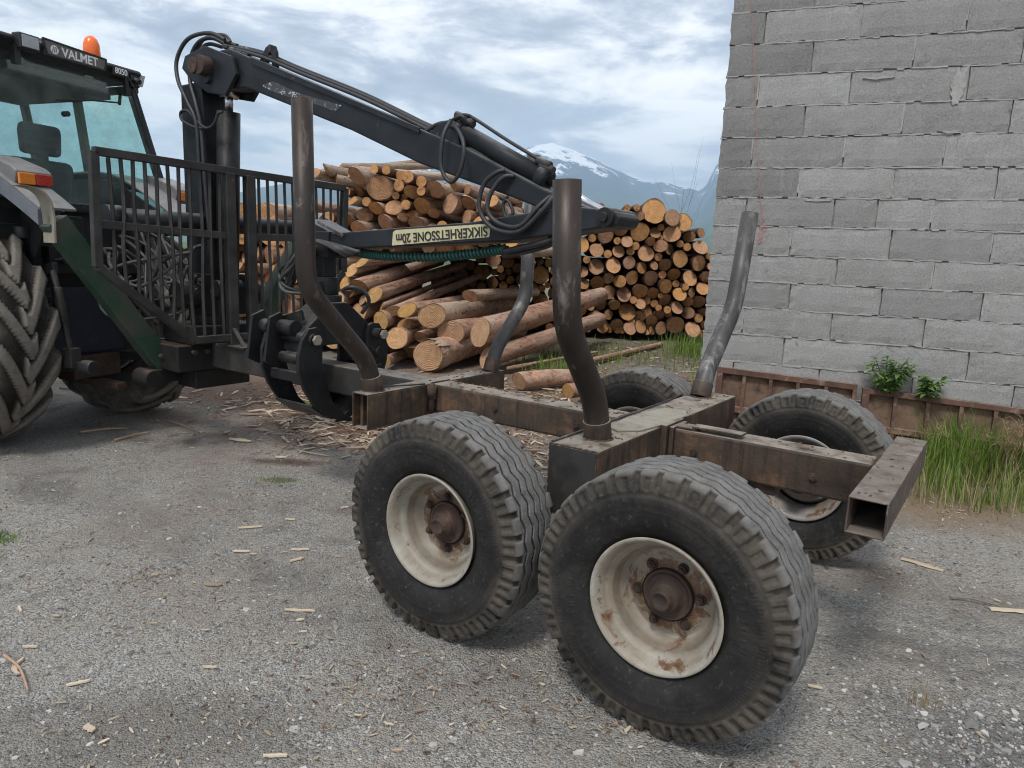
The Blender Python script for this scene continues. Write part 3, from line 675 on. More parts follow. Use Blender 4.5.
# ================================================================== TRAILER
trailer = empty('forestry_trailer', O, -YW, off=(0, 0, 0)); tag(trailer, 'four wheeled brown steel forestry trailer frame with bent stakes and slatted front gate', 'trailer')
WBS = .9616; VC = 1.07
def hollow(g, p0, p1, along, w, h, t):                # open box section running along axis 0 (u) or 1 (v)
    (u0, v0, z0), (u1, v1, z1) = p0, p1
    if along == 1:
        g.box((u0, v0, z1 - t), (u1, v1, z1)); g.box((u0, v0, z0), (u1, v1, z0 + t)); g.box((u0, v0, z0 + t), (u0 + t, v1, z1 - t)); g.box((u1 - t, v0, z0 + t), (u1, v1, z1 - t))
    else:
        g.box((u0, v0, z1 - t), (u1, v1, z1)); g.box((u0, v0, z0), (u1, v1, z0 + t)); g.box((u0, v0, z0 + t), (u1, v0 + t, z1 - t)); g.box((u0, v1 - t, z0 + t), (u1, v1, z1 - t))
BT = .796
g = MB(); g.box((-3.25, .965, .618), (-.97, 1.125, BT)); g.build('centre_beam', M['frame_grey'], trailer, .012)
g = MB(); g.box((-.85, .960, .640), (.325, 1.115, BT + .002)); g.build('centre_beam', M['frame'], trailer, .014)
g = MB(); g.box((.60, .955, .622), (1.405, 1.105, BT)); g.build('centre_beam', M['frame'], trailer, .012)
g = MB(); hollow(g, (-.968, .48, .605), (-.852, 1.66, BT), 1, 0, 0, .008); g.box((-.952, .52, .613), (-.93, 1.62, .785)); g.box((-.958, 1.0, .615), (-.862, 1.015, .78)); g.build('front_bolster', M['frame'], trailer, .004)
g = MB(); g.box((.325, .355, .46), (.545, 1.965, BT)); g.build('bogie_beam', M['frame'], trailer, .008)
g = MB(); g.box((.329, .349, .463), (.541, .3545, BT - .004)); g.build('end_plate', M['frame_grey'], trailer, .002)
g = MB(); g.box((.329, 1.966, .463), (.541, 1.9715, BT - .004)); g.build('end_plate', M['frame_grey'], trailer, .002)
g = MB(); hollow(g, (1.407, .475, .672), (1.527, 1.56, BT), 1, 0, 0, .006); g.box((1.413, 1.0, .678), (1.521, 1.01, .79)); g.build('rear_crossbeam', M['bumper'], trailer, .004)
# irregular plate lying on the bogie beam, wire rod, clamp bands, loose plates
g = MB(); g.prism([(.38, .74), (.45, .70), (.52, .78), (.548, .98), (.552, 1.22), (.50, 1.34), (.40, 1.30), (.36, 1.0)], lambda p, t: (p[0], p[1], t), BT + .001, BT + .009); g.build('cover_plate', M['beige'], trailer, .002)
g = MB(); g.tube([(.335, .36, BT + .006), (.338, .9, BT + .006), (.336, 1.55, BT + .008)], .005, 8); g.build('rod', M['stake_pol'], trailer)
g = MB(); g.box((.546, .93, .615), (.575, 1.13, BT + .012)); g.box((.577, .95, .60), (.60, 1.115, BT + .004)); g.build('clamp_collar', M['frame'], trailer, .006)
g = MB(); g.box((.605, .962, BT + .001), (.70, 1.03, BT + .012)); g.box((.68, .957, BT + .013), (.90, 1.02, BT + .024)); g.build('packing_plate', M['frame'], trailer, .003)
g = MB(); g.cyl((-.825, .935, .62), (-.825, .935, .80), .018, 14); g.cyl((-.825, .935, .72), (-.825, .935, .79), .028, 14); g.box((-.85, .93, .60), (-.80, .96, .64)); g.build('brake_pipe_union', M['rustdark'], trailer)
g = MB(); g.tube(smoothpath([(-.845, .90, BT + .006), (-.86, .80, BT + .01), (-.91, .72, BT + .008), (-.94, .60, BT + .008)], 6), .005, 6); g.build('cable', M['hose'], trailer)
g = MB(); g.box((.62, .975, .58), (1.05, 1.085, .619)); g.build('under_strap', M['rustdark'], trailer, .002)
for (u, z) in ((-1.17, .70), (-1.14, .70), (-1.10, .695), (-.9, .71), (-.9, .75)):
    pass
# axle beams and rocker arms
for s_, v0 in ((1, .365), (-1, 1.79)):
    g = MB(); g.prism([(-.10, .38), (-.10, .50), (.25, .56), (.66, .56), (1.06, .50), (1.06, .38), (.66, .36), (.25, .36)], lambda p, t: (p[0], t, p[1]), v0 + .02, v0 + .13); g.build('rocker_arm', M['rustdark'], trailer, .006)
for u in (0, WBS):
    g = MB(); g.cyl((u, .2, TR), (u, .55, TR), .045, 18); g.cyl((u, 1.72, TR), (u, 2.1, TR), .045, 18); g.build('stub_axle', M['rustdark'], trailer)
sp = [.35, .80, .2, 1.1]
VF = 1.985 + TW / 2 - .15
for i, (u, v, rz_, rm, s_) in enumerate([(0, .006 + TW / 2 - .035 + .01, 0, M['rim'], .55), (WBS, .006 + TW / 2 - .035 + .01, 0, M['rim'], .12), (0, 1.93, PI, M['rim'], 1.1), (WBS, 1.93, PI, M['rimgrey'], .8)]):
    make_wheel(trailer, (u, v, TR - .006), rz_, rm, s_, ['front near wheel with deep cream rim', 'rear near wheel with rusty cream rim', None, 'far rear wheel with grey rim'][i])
# stakes: bent tube in a sleeve
def stake(P, r, mat, label, cap=True):
    path = bezarc(P, .11, 8)
    g = MB(); g.tube(path, r, 26); 
    o = g.build('stake', mat, trailer); o['label'] = label
    b = P[0]; q = np.array(P[1]) - np.array(P[0]); q = q / np.linalg.norm(q)
    g = MB(); g.tube([np.array(b), np.array(b) + q * .085], r + .0055, 26); s = g.build('stake_sleeve', M['frame'], trailer, .002)
    s.parent = o
    g = MB(); g.tube([np.array(P[-1]) - (np.array(P[-1]) - np.array(P[-2])) / np.linalg.norm(np.array(P[-1]) - np.array(P[-2])) * .012, np.array(P[-1]) + np.array([0, 0, .002])], r * .82, 20); s = g.build('end_cap', M['rustdark'], trailer); s.parent = o
    return o
stake([(-.918, .585, .79), (-.925, .545, .95), (-.93, .165, 1.335), (-.93, .153, 2.165)], .047, M['stake'], 'tall bent stake on the near end of the front bolster')
stake([(-.90, 1.57, .79), (-.90, 1.62, .93), (-.90, 1.93, 1.24), (-.90, 1.95, 2.16)], .044, M['stake_pol'], 'bent stake on the far end of the front bolster')
stake([(.435, .555, .79), (.43, .52, .96), (.42, .278, 1.27), (.41, .245, 1.795)], .052, M['stake'], 'thick bent stake on the near end of the bogie beam')
stake([(.40, 1.787, .79), (.40, 1.85, .93), (.40, 2.22, 1.28), (.40, 2.345, 1.825)], .050, M['stake_pol'], 'rubbed bare stake on the far end of the bogie beam')
# weld beads, bolts and bark crumbs lying on the beams
rw = random.Random(31)
def weld(P, name='weld_bead'):
    P = [np.array(p, float) for p in P]; Q = []
    for a_, b_ in zip(P[:-1], P[1:]):
        n_ = max(2, int(np.linalg.norm(b_ - a_) / .008)); Q += [a_ + (b_ - a_) * i / n_ + np.array([rw.uniform(-.0012, .0012) for _ in range(3)]) for i in range(n_)]
    Q.append(P[-1]); g = MB(); g.tube(Q, [.0045 + .0014 * math.sin(i * 1.9) for i in range(len(Q))], 6); return g.build(name, M['rustdark'], trailer)
weld([(.5465, .955, .63), (.5465, .952, BT + .002), (.5465, 1.108, BT + .003)]); weld([(.325, .957, .65), (.325, .957, BT + .004), (.325, 1.118, BT + .004)]); weld([(1.405, .952, .625), (1.405, .952, BT), (1.405, 1.108, BT + .001)])
weld([(-.851, .957, .645), (-.851, .957, BT + .003), (-.851, 1.118, BT + .003)]); weld([(.33, .354, .47), (.33, .354, BT - .002), (.54, .354, BT - .002), (.54, .354, .47)])
for (u, v, r_) in ((-.918, .585, .055), (-.90, 1.57, .052), (.435, .555, .060), (.40, 1.787, .058)): weld([(u + r_ * math.cos(a), v + r_ * math.sin(a), BT + .001) for a in np.linspace(0, 2 * PI, 22)])
for (u, v, z) in ((1.2, .953, .70), (.70, .953, .70), (-.40, .958, .72), (.10, .958, .72)):
    g = MB(); g.cyl((u, v, z), (u, v - .012, z), .012, 6, smooth=False); g.cyl((u, v + .002, z), (u, v - .003, z), .018, 14); g.build('bolt', M['rustdark'], trailer)
M['crumb'] = pm('bark_crumb', (.05, .03, .02), (.24, .15, .09), 30, rough=.9, bump=0)
g = MB()
def crumb(u, v, z, l):
    a = rw.uniform(0, PI); w = l * rw.uniform(.2, .6); h = rw.uniform(.002, .006); d = np.array([math.cos(a), math.sin(a), 0]) * l / 2; q = np.array([-math.sin(a), math.cos(a), 0]) * w / 2; c = np.array([u, v, z])
    g.hexa([c - d - q, c + d - q * .5, c + d * .8 + q, c - d * .7 + q * .8, c - d - q + [0, 0, h], c + d - q * .5 + [0, 0, h * .6], c + d * .8 + q + [0, 0, h], c - d * .7 + q * .8 + [0, 0, h * .7]])
for _ in range(60): crumb(rw.uniform(.34, .53), rw.uniform(.40, 1.93), BT + .001, rw.uniform(.006, .03))
for _ in range(90): crumb(rw.uniform(-.84, .32), rw.choice([rw.uniform(.97, 1.105), rw.gauss(1.09, .01)]), BT + .003, rw.uniform(.006, .035))
for _ in range(26): crumb(rw.uniform(-.96, -.86), rw.uniform(.65, 1.6), BT + .001, rw.uniform(.005, .02))
for _ in range(22): crumb(rw.uniform(.62, 1.4), rw.uniform(.96, 1.1), BT + .001, rw.uniform(.005, .016))
for _ in range(16): crumb(rw.uniform(1.42, 1.52), rw.uniform(.5, 1.5), BT + .001, rw.uniform(.005, .016))
o = g.build('bark_crumbs', M['crumb'], trailer); o['kind'] = 'stuff'
# slatted headboard
UG = -2.8
hb = MB()
def bar(g, a, b2, w=.05, d=.05): g.beam((UG, a[0], a[1]), (UG, b2[0], b2[1]), w, d, (0, .0, 1) if abs(b2[0] - a[0]) > .02 else (0, 1, 0))
corners = [(.115, 2.03), (.10, 1.35), (.70, .86), (1.44, .86), (2.02, 1.33), (2.04, 2.0)]
for a, b2 in zip(corners, corners[1:] + corners[:1]): bar(hb, a, b2)
bar(hb, (.125, 1.605), (.98, 1.575), .03, .05); bar(hb, (1.13, 1.575), (2.02, 1.59), .03, .05)
for v in (1.0, 1.16): hb.box((UG - .03, v - .035, .80), (UG + .03, v + .035, 2.0))
hbo = hb.build('headboard', M['gate'], trailer, .004)
rr = random.Random(2)
def lowz(v):
    return float(np.interp(v, [c[0] for c in corners[1:5]], [c[1] for c in corners[1:5]]))
for half in ((.15, .97), (1.19, 2.01)):
    for i in range(11):
        v = half[0] + (half[1] - half[0]) * (i + .6) / 11.2
        z0, z1 = lowz(v) + .02, 2.0
        w1 = rr.uniform(-.016, .016); w2 = rr.uniform(-.02, .02)
        pth = smoothpath([(UG + .006, v, z0), (UG + .006 + rr.uniform(-.01, .01), v + w1, z0 + (z1 - z0) * .3), (UG + .006, v + w2 * .5, z0 + (z1 - z0) * .62), (UG + .006, v, z1)], 5)
        g = MB(); g.tube(pth, .0135, 4, smooth=False); o = g.build('bar', M['gate'], trailer); o.parent = hbo
g = MB(); g.beam((-2.65, .99, .80), (-2.78, .99, .93), .03, .012); g.beam((-2.65, 1.17, .80), (-2.78, 1.17, .93), .03, .012); g.box((-2.9, .94, BT + .001), (-2.6, 1.22, BT + .012)); g.build('gusset', M['gate'], trailer)
g = MB(); g.beam((-3.1, 1.045, .60), (-4.05, 1.045, .52), .12, .14); g.cyl((-4.05, 1.045, .47), (-4.05, 1.045, .56), .075, 20); g.build('drawbar', M['black'], trailer, .006)

# ================================================================== CRANE
cb = W(-3.12, VC); crane = empty('loader_crane', cb, -YW, off=(-3.12, VC, 0)); tag(crane, 'dark grey hydraulic loader crane folded over the trailer with its grapple hanging', 'crane')
g = MB(); g.box((-3.40, .70, .60), (-3.02, 1.46, .79)); g.box((-3.38, .8, .791), (-2.98, 1.35, .93)); g.box((-3.40, .60, .50), (-3.24, 1.55, .60)); g.box((-3.30, .85, .46), (-3.05, 1.3, .598)); g.build('base_frame', M['greasy'], crane, .012)
for (u, v, z) in ((-3.0, .82, .74), (-3.0, .92, .74), (-3.0, 1.22, .74), (-3.0, 1.33, .74), (-3.2, .69, .70), (-3.32, .69, .70)):
    g = MB(); g.cyl((u - .03, v, z), (u + .01, v, z), .018, 6, smooth=False); g.build('bolt', M['rustdark'], crane)
for v in (.58, 1.56):
    g = MB(); g.cyl((-3.32, v, .56), (-3.12, v, .56), .06, 18); g.build('leg_pivot', M['greasy'], crane, .004)
g = MB(); g.cyl((-3.15, VC, .93), (-3.15, VC, 1.15), .16, 28); g.cyl((-3.15, VC, 1.15), (-3.15, VC, 1.19), .19, 28)
g.prism([(-3.31, 1.19), (-3.31, 2.62), (-3.05, 2.62), (-2.98, 1.19)], lambda p, t: (p[0], t, p[1]), VC - .10, VC + .10)
g.build('column', M['boom'], crane, .008)
for z in (1.3, 1.42, 1.54, 1.66, 1.78): g = MB(); g.box((-3.02 + (z - 1.2) * -.05 + .03, VC - .04, z), (-2.955 + (z - 1.2) * -.05 + .03, VC + .04, z + .06)); g.build('control_valve', M['black'], crane, .004)
g = MB(); g.cyl((-2.96, VC, 1.2), (-2.885, VC, 2.42), .078, 22); g.cyl((-2.96, VC - .1, 1.2), (-2.96, VC + .1, 1.2), .06, 20); o = g.build('lift_cylinder', M['black'], crane)
g2 = MB(); g2.cyl((-2.885, VC, 2.42), (-2.875, VC, 2.56), .03, 16); g2.cyl((-2.875, VC - .06, 2.55), (-2.875, VC + .06, 2.55), .04, 16); r_ = g2.build('piston_rod', M['chrome'], crane); r_.parent = o
g = MB(); g.cyl((-3.1, .35, 1.66), (-3.1, 1.85, 1.66), .065, 20); g.cyl((-3.1, .30, 1.66), (-3.1, .40, 1.66), .078, 20); g.cyl((-3.1, 1.8, 1.66), (-3.1, 1.9, 1.66), .078, 20); g.build('slew_cylinder', M['boom'], crane)
g = MB(); g.cyl((-3.1, .75, 1.15), (-3.1, 1.4, 1.15), .10, 20); g.box((-3.2, .9, 1.0), (-3.0, 1.25, 1.3)); g.build('slew_housing', M['black'], crane, .01)
def PV(lst, v): return [atV(x, y, v) for x, y in lst]
def uz(lst, v=VC): return [(float(p[0]), float(p[2])) for p in PV(lst, v)]
fnv = lambda p, t: (p[0], t, p[1])
# column head, boom, stick (their outlines are flat steel weldments in the crane's own plane)
g = MB(); g.prism(uz([(197, 72), (200, 60), (220, 50), (246, 60), (251, 78), (240, 99), (222, 96), (206, 84)]), fnv, VC - .115, VC - .085); g.prism(uz([(197, 72), (200, 60), (220, 50), (246, 60), (251, 78), (240, 99), (222, 96), (206, 84)]), fnv, VC + .085, VC + .115)
g.cyl((-2.93, VC - .14, 2.62), (-2.93, VC + .14, 2.62), .035, 18); g.build('head_bracket', M['boom'], crane, .005)
pc = atV(200, 67, VC - .14); g = MB(); g.cyl((pc[0], VC - .20, pc[2]), (pc[0], VC + .16, pc[2]), .052, 16); g.cyl((pc[0] + .06, VC - .19, pc[2]), (pc[0] + .06, VC - .10, pc[2]), .065, 12); g.build('boom_pin', M['rustdark'], crane, .004)
bp = uz([(216, 56), (238, 51), (360, 103), (472, 149), (551, 190), (604, 212), (600, 222), (557, 213), (516, 197), (428, 165), (360, 132), (256, 90), (224, 92)])
g = MB(); g.prism(bp, fnv, VC - .075, VC + .075); boom = g.build('boom', M['boom'], crane, .010)
bp2 = uz([(262, 60), (360, 101), (430, 130), (430, 136), (360, 107), (262, 67)])
g = MB(); g.prism(bp2, fnv, VC - .09, VC - .077); g.build('boom_rail', M['boom'], crane, .003)
# scraped patch on the boom side
wp = uz([(272, 88), (283, 84), (310, 96), (352, 108), (346, 114), (318, 104), (300, 100), (278, 92)])
g = MB(); g.prism(wp, fnv, VC - .0775, VC - .0755); o = g.build('scraped_paint', M['wornpaint'], crane); o.parent = boom
# lifting eye
g = MB(); g.prism(uz([(261, 61), (267, 48), (271, 44.5), (275, 46), (277, 52), (278, 68), (273.5, 67), (273, 54), (270.5, 52), (268, 63)]), fnv, VC - .012, VC + .012); g.build('lifting_eye', M['black'], crane, .002)
# cylinder bracket and stick cylinder
g = MB()
for v in (VC - .06, VC + .045): g.prism(uz([(418, 151), (447, 125), (456, 122), (463, 128), (466, 146), (452, 160)]), fnv, v, v + .015)
g.build('cylinder_bracket', M['boom'], crane, .003)
p1, p2, p3 = atV(459, 130, VC), atV(547, 180, VC), atV(608, 214, VC)
g = MB(); g.cyl(p1, p2, .047, 22); d_ = (p2 - p1) / np.linalg.norm(p2 - p1); g.cyl(p2 - d_ * .05, p2 + d_ * .01, .055, 22); g.cyl(p1 - d_ * .03, p1 + d_ * .04, .053, 22); cy = g.build('stick_cylinder', M['boom'], crane)
g = MB(); g.cyl(p2, p3, .022, 16); o = g.build('piston_rod', M['chrome'], crane); o.parent = cy
g = MB(); g.prism(uz([(313, 222), (318, 219), (345, 234), (480.6, 223.6), (542, 214), (583, 208), (604, 210), (626, 213), (631, 219), (627, 227), (557, 237), (516, 242), (340, 250), (330, 250), (312, 238)]), fnv, VC - .105, VC + .105); stick = g.build('stick', M['boom'], crane, .008)
pk = atV(617, 219, VC); g = MB(); g.cyl((pk[0], VC - .13, pk[2]), (pk[0], VC + .13, pk[2]), .045, 22); g.cyl((pk[0], VC - .145, pk[2]), (pk[0], VC + .145, pk[2]), .022, 16); g.build('knuckle_pin', M['black'], crane, .003)
# sticker with its warning, mounted upside down
sv = VC - .107
sp_ = uz([(393, 232), (396, 230), (491, 223.5), (489, 237), (392, 245.5)], sv)
g = MB(); g.prism(sp_, fnv, sv, sv + .0015); stc = g.build('warning_sticker', M['decal'], crane); stc.parent = stick
a_, b_2 = atV(489, 230.5, sv), atV(395, 238.5, sv); dx = (b_2 - a_); ln = np.linalg.norm(dx); dx = dx / ln; upv = np.cross(np.array([0, -1., 0]), dx); 
mid = (a_ + b_2) / 2 + np.array([0, -.0025, 0]) - np.array([-3.12, VC, 0])
t = text_mesh('SIKKERHETSSONE 20m', .070, M['ink'], 'lettering', crane, mid, (dx, upv, (0, -1, 0)), .0012, 1.0)
co = np.array([v.co[:] for v in t.data.vertices]); rel = (co - mid) @ dx; k_ = ln / (rel.max() - rel.min()) * .97
co = co + np.outer(rel * (k_ - 1), dx); t.data.vertices.foreach_set('co', co.ravel()); t.parent = stick
# hoses along the boom
def hose(lst, vs, r, mat='hose', name='hose', n=6, k=8):
    P = [atV(x, y, v) for (x, y), v in zip(lst, vs)]
    g = MB(); g.tube(smoothpath(P, n), r, k); return g.build(name, M[mat], crane)
hose([(225, 40), (209, 33), (188, 39), (177, 59), (178, 80), (187, 101), (196, 122), (199, 160), (203, 230)], [VC - .05, VC - .08, VC - .1, VC - .12, VC - .14, VC - .15, VC - .15, VC - .14, VC - .13], .014)
hose([(225, 44), (212, 38), (199, 42), (191, 57), (190, 80), (196, 104), (201, 128), (204, 165), (210, 240)], [VC, VC - .02, VC - .04, VC - .06, VC - .1, VC - .13, VC - .13, VC - .13, VC - .12], .014)
hose([(222, 47), (210, 44), (202, 48), (198, 58), (197, 66)], [VC + .03, VC, VC - .03, VC - .07, VC - .1], .013)
hose([(204, 128), (194, 127), (182, 120), (181, 112), (188, 111), (196, 120), (206, 128), (214, 124), (218, 114), (223, 112)], [VC - .14] * 10, .010)
hose([(232, 45), (226, 36), (214, 35), (203, 40), (196, 52)], [VC + .05, VC + .04, VC + .03, VC, VC - .04], .012)
for off, v in ((0, VC - .03), (-3, VC), (-5, VC + .03)):
    hose([(228, 48 + off * .6), (262, 57 + off), (300, 73 + off), (360, 97 + off), (400, 116 + off), (424, 128 + off), (436, 133 + off)], [v] * 7, .011, 'hose')
for (x, y) in [(226, 47), (233, 50), (240, 53), (246, 55)]:
    g = MB(); p = atV(x, y, VC - .03); g.cyl(p + np.array([-.03, 0, .01]), p + np.array([.03, 0, -.01]), .016, 8)
    p = atV(x + 2, y - 5, VC + .02); g.cyl(p + np.array([-.03, 0, .01]), p + np.array([.03, 0, -.01]), .014, 8)
    g.build('hose_fitting', M['frame_grey'], crane)
hose([(436, 133), (445, 126), (456, 118), (463, 117), (466, 124)], [VC, VC, VC - .04, VC - .05, VC - .03], .010)
hose([(451, 120), (443, 137), (441, 166), (450, 182), (460, 172), (464, 148), (458, 130), (450, 126)], [VC - .08, VC - .13, VC - .14, VC - .14, VC - .14, VC - .14, VC - .1, VC - .05], .011)
hose([(418, 137), (436, 125), (450, 122), (457, 118)], [VC - .05, VC - .03, VC - .02, VC - .03], .012)
hose([(457, 116), (466, 115), (475, 119), (504, 138), (530, 154), (542, 161)], [VC, VC - .02, VC, VC, VC, VC], .009)
for (x, y) in [(462, 117), (468, 122), (544, 163), (547, 168)]:
    g = MB(); p = atV(x, y, VC - .01); g.cyl(p + np.array([-.04, 0, .015]), p + np.array([.04, 0, -.015]), .02, 8)
    g.build('hose_fitting', M['frame_grey'], crane)
hose([(505, 170), (496, 173), (484, 184), (479, 205), (486, 222), (500, 231), (520, 231), (540, 213), (552, 198), (556, 191)], [VC - .1, VC - .12, VC - .13, VC - .14, VC - .14, VC - .14, VC - .14, VC - .13, VC - .1, VC - .05], .012)
hose([(514, 176), (502, 178), (490, 195), (488, 212), (500, 224), (520, 226), (538, 207), (556, 192)], [VC - .08, VC - .11, VC - .13, VC - .14, VC - .14, VC - .14, VC - .12, VC - .04], .012)
hose([(508, 196), (503, 205), (506, 217), (513, 213), (508, 201), (500, 198)], [VC - .09] * 6, .009)
hose([(503, 252), (520, 248), (545, 242), (553, 236)], [VC - .06, VC - .06, VC - .08, VC - .05], .016)
hose([(503, 256), (525, 252), (550, 245), (556, 238)], [VC - .02, VC - .03, VC - .04, VC - .02], .013)
# green spiral-wrapped hose bundle beneath the stick
P = smoothpath([atV(x, y, VC - .02) for x, y in [(362, 253.5), (385, 256), (428, 257), (470, 254), (506, 249)]], 12)
g = MB(); g.tube(P, .019, 12); hb_ = g.build('hose_bundle', M['hose'], crane)
P = smoothpath([atV(x, y, VC - .02) for x, y in [(362, 253.5), (385, 256), (428, 257), (470, 254), (506, 249)]], 90); nP = len(P); g = MB()
hel = []
for i, p in enumerate(P):
    d = P[min(i + 1, nP - 1)] - P[max(i - 1, 0)]; d /= np.linalg.norm(d); a = i / nP * 2 * PI * 46
    x_ = np.cross(d, (0, 1, 0)); x_ /= np.linalg.norm(x_); y_ = np.cross(d, x_); hel.append(p + (x_ * math.cos(a) + y_ * math.sin(a)) * .021)
g.tube(hel, .0085, 5); o = g.build('spiral_sleeve', M['greensleeve'], crane); o.parent = hb_
g = MB(); g.cyl(atV(318, 254, VC - .02), atV(362, 253.5, VC - .02), .014, 12); g.cyl(atV(350, 253.5, VC - .02), atV(358, 253.5, VC - .02), .022, 6, smooth=False); g.build('steel_pipe', M['frame_grey'], crane)
g = MB(); g.beam(atV(318, 222, VC - .12), atV(343, 236, VC - .12), .008, .018); g.beam(atV(325, 219, VC + .11), atV(350, 234, VC + .11), .008, .018); g.build('stick_stops', M['stake_pol'], crane)
# rotator and hoses to it
pr = np.array([-1.80, 1.0, 0])
g = MB(); g.prism([(-1.95, 1.62), (-1.70, 1.62), (-1.72, 1.46), (-1.93, 1.46)], fnv, .95, 1.10); g.cyl((-1.83, .92, 1.50), (-1.83, 1.13, 1.50), .035, 16); g.box((-1.90, .96, 1.34), (-1.76, 1.06, 1.48)); g.build('link', M['black'], crane, .006)
g = MB(); g.cyl((-1.80, 1.0, 1.34), (-1.80, 1.0, 1.23), .085, 24); g.cyl((-1.80, 1.0, 1.23), (-1.80, 1.0, 1.17), .105, 24); g.box((-1.87, .86, 1.25), (-1.73, .93, 1.32)); g.build('rotator', M['black'], crane, .004)
rr = random.Random(9)
for i in range(7):
    a = np.array([-1.78 + i * .012, .90 - i * .012, 1.56]); b2 = np.array([-2.0 + rr.uniform(-.05, .12), .84 + rr.uniform(-.03, .06), 1.34 + rr.uniform(-.05, .06)]); m_ = (a + b2) / 2 + np.array([.05, -.06, -.02 + rr.uniform(-.05, .05)])
    c = np.array([-1.86 + rr.uniform(-.05, .05), .92, 1.24])
    g = MB(); g.tube(smoothpath([atV(360 - i * 2, 252 + i * .8, .96), a, m_, b2, (b2 + c) / 2 + np.array([-.03, -.05, -.03]), c], 7), .011, 7); g.build('hose', M['hose' if i % 3 else 'hosegrey'], crane)
hose([(343, 290), (350, 287), (362, 290), (369, 301), (362, 313)], [.9, .9, .95, 1.0, 1.0], .012)
# grapple: pin axes along the trailer, jaws closing beneath the centre beam
gc = 1.0
gr = MB(); fnu = lambda p, t: (t, p[0], p[1])
gr.prism([(gc - .29, .90), (gc - .28, 1.02), (gc - .12, 1.15), (gc - .06, 1.19), (gc + .06, 1.19), (gc + .12, 1.15), (gc + .28, 1.02), (gc + .29, .90), (gc + .1, .93), (gc - .1, .93)], fnu, -1.88, -1.66)
grap = gr.build('grapple', M['black'], crane, .010); grap['label'] = 'black grapple with curved jaws closed round the beam'
def jaw(s_):
    out = [(.24, 1.055), (.30, 1.05), (.345, .99), (.375, .90), (.375, .80), (.335, .67), (.26, .54), (.15, .44), (.0, .385), (-.06, .385)]
    inn = [(-.03, .41), (.04, .455), (.11, .53), (.15, .62), (.175, .72), (.20, .80), (.20, .90), (.20, 1.0), (.21, 1.04)]
    return [(gc + s_ * a, z if z > .8 else .8 - (.8 - z) * .86) for a, z in out + inn]
for s_ in (-1, 1):
    g = MB()
    for u in (-1.955, -1.61) if s_ < 0 else (-1.92, -1.65): g.prism(jaw(s_), fnu, u, u + .028)
    g.prism([(gc + s_ * a, z) for a, z in [(.275, .572), (.15, .486), (0, .447), (0, .456), (.145, .499), (.265, .585)]], fnu, -1.95 if s_ < 0 else -1.92, -1.60 if s_ < 0 else -1.65)
    g.box((-1.93, gc + s_ * .30 - .02, .72), (-1.61, gc + s_ * .30 + .02, .78)); jo = g.build('jaw', M['black'], crane, .006); jo.parent = grap
    g = MB(); g.cyl((-1.99, gc + s_ * .27, .985), (-1.56, gc + s_ * .27, .985), .036, 20); g.cyl((-1.98, gc + s_ * .30, .86), (-1.605, gc + s_ * .30, .86), .034, 18)
    o = g.build('jaw_pin', M['black'], crane); o.parent = grap
    for u in (-1.555, ):
        g = MB(); g.cyl((u, gc + s_ * .27, .985), (u + .02, gc + s_ * .27, .985), .032, 6, smooth=False); o = g.build('pin_nut', M['beige'], crane, .003); o.parent = grap
g = MB(); g.cyl((-1.99, gc - .27, 1.05), (-1.99, gc + .27, 1.09), .042, 18); g.cyl((-2.04, gc - .30, 1.03), (-1.93, gc - .30, 1.03), .048, 16); g.cyl((-1.86, gc - .30, 1.04), (-1.70, gc - .30, 1.04), .048, 16); g.beam((-2.1, gc - .3, 1.0), (-1.7, gc - .25, 1.12), .02, .06)
g.prism([(gc - .38, 1.10), (gc - .30, 1.13), (gc - .24, .98), (gc - .34, .80), (gc - .42, .84)], fnu, -2.03, -2.005); g.prism([(gc - .38, 1.10), (gc - .30, 1.13), (gc - .24, .98), (gc - .34, .80), (gc - .42, .84)], fnu, -1.86, -1.835)
o = g.build('grapple_cylinder', M['black'], crane); o.parent = grap
# stabiliser legs
for s_, nm in ((1, 'near'), (-1, 'far')):
    f = (lambda v: v) if s_ > 0 else (lambda v: 2 * VC - v)
    a = np.array([-3.32, f(.08), 1.62]); b2 = np.array([-3.32, f(.80), .55])
    g = MB(); g.beam(a, b2, .13, .145, (0, -.83 * s_, -.55)); lo = g.build('stabiliser_leg', M['green'], crane, .006); lo['label'] = 'green folded stabiliser leg on the %s side' % nm
    prof_ = [(-.14, 1.84), (-.05, 1.82), (.0, 1.76), (.015, 1.66), (.012, 1.50)]
    g = MB(); q = smoothpath([(f(p[0] + .03), p[1] - .02) for p in prof_], 5)
    for (p, r__) in zip(q[:-1], q[1:]):
        g.add([(-3.38, p[0], p[1]), (-3.22, p[0], p[1]), (-3.22, r__[0], r__[1]), (-3.38, r__[0], r__[1]), (-3.38, p[0] + .012, p[1] + .002), (-3.22, p[0] + .012, p[1] + .002), (-3.22, r__[0] + .012, r__[1]), (-3.38, r__[0] + .012, r__[1])],
              [(0, 1, 2, 3), (7, 6, 5, 4), (0, 4, 5, 1), (2, 6, 7, 3), (1, 5, 6, 2), (0, 3, 7, 4)], smooth=False)
    fo = g.build('foot_plate', M['beige'], crane); fo.parent = lo
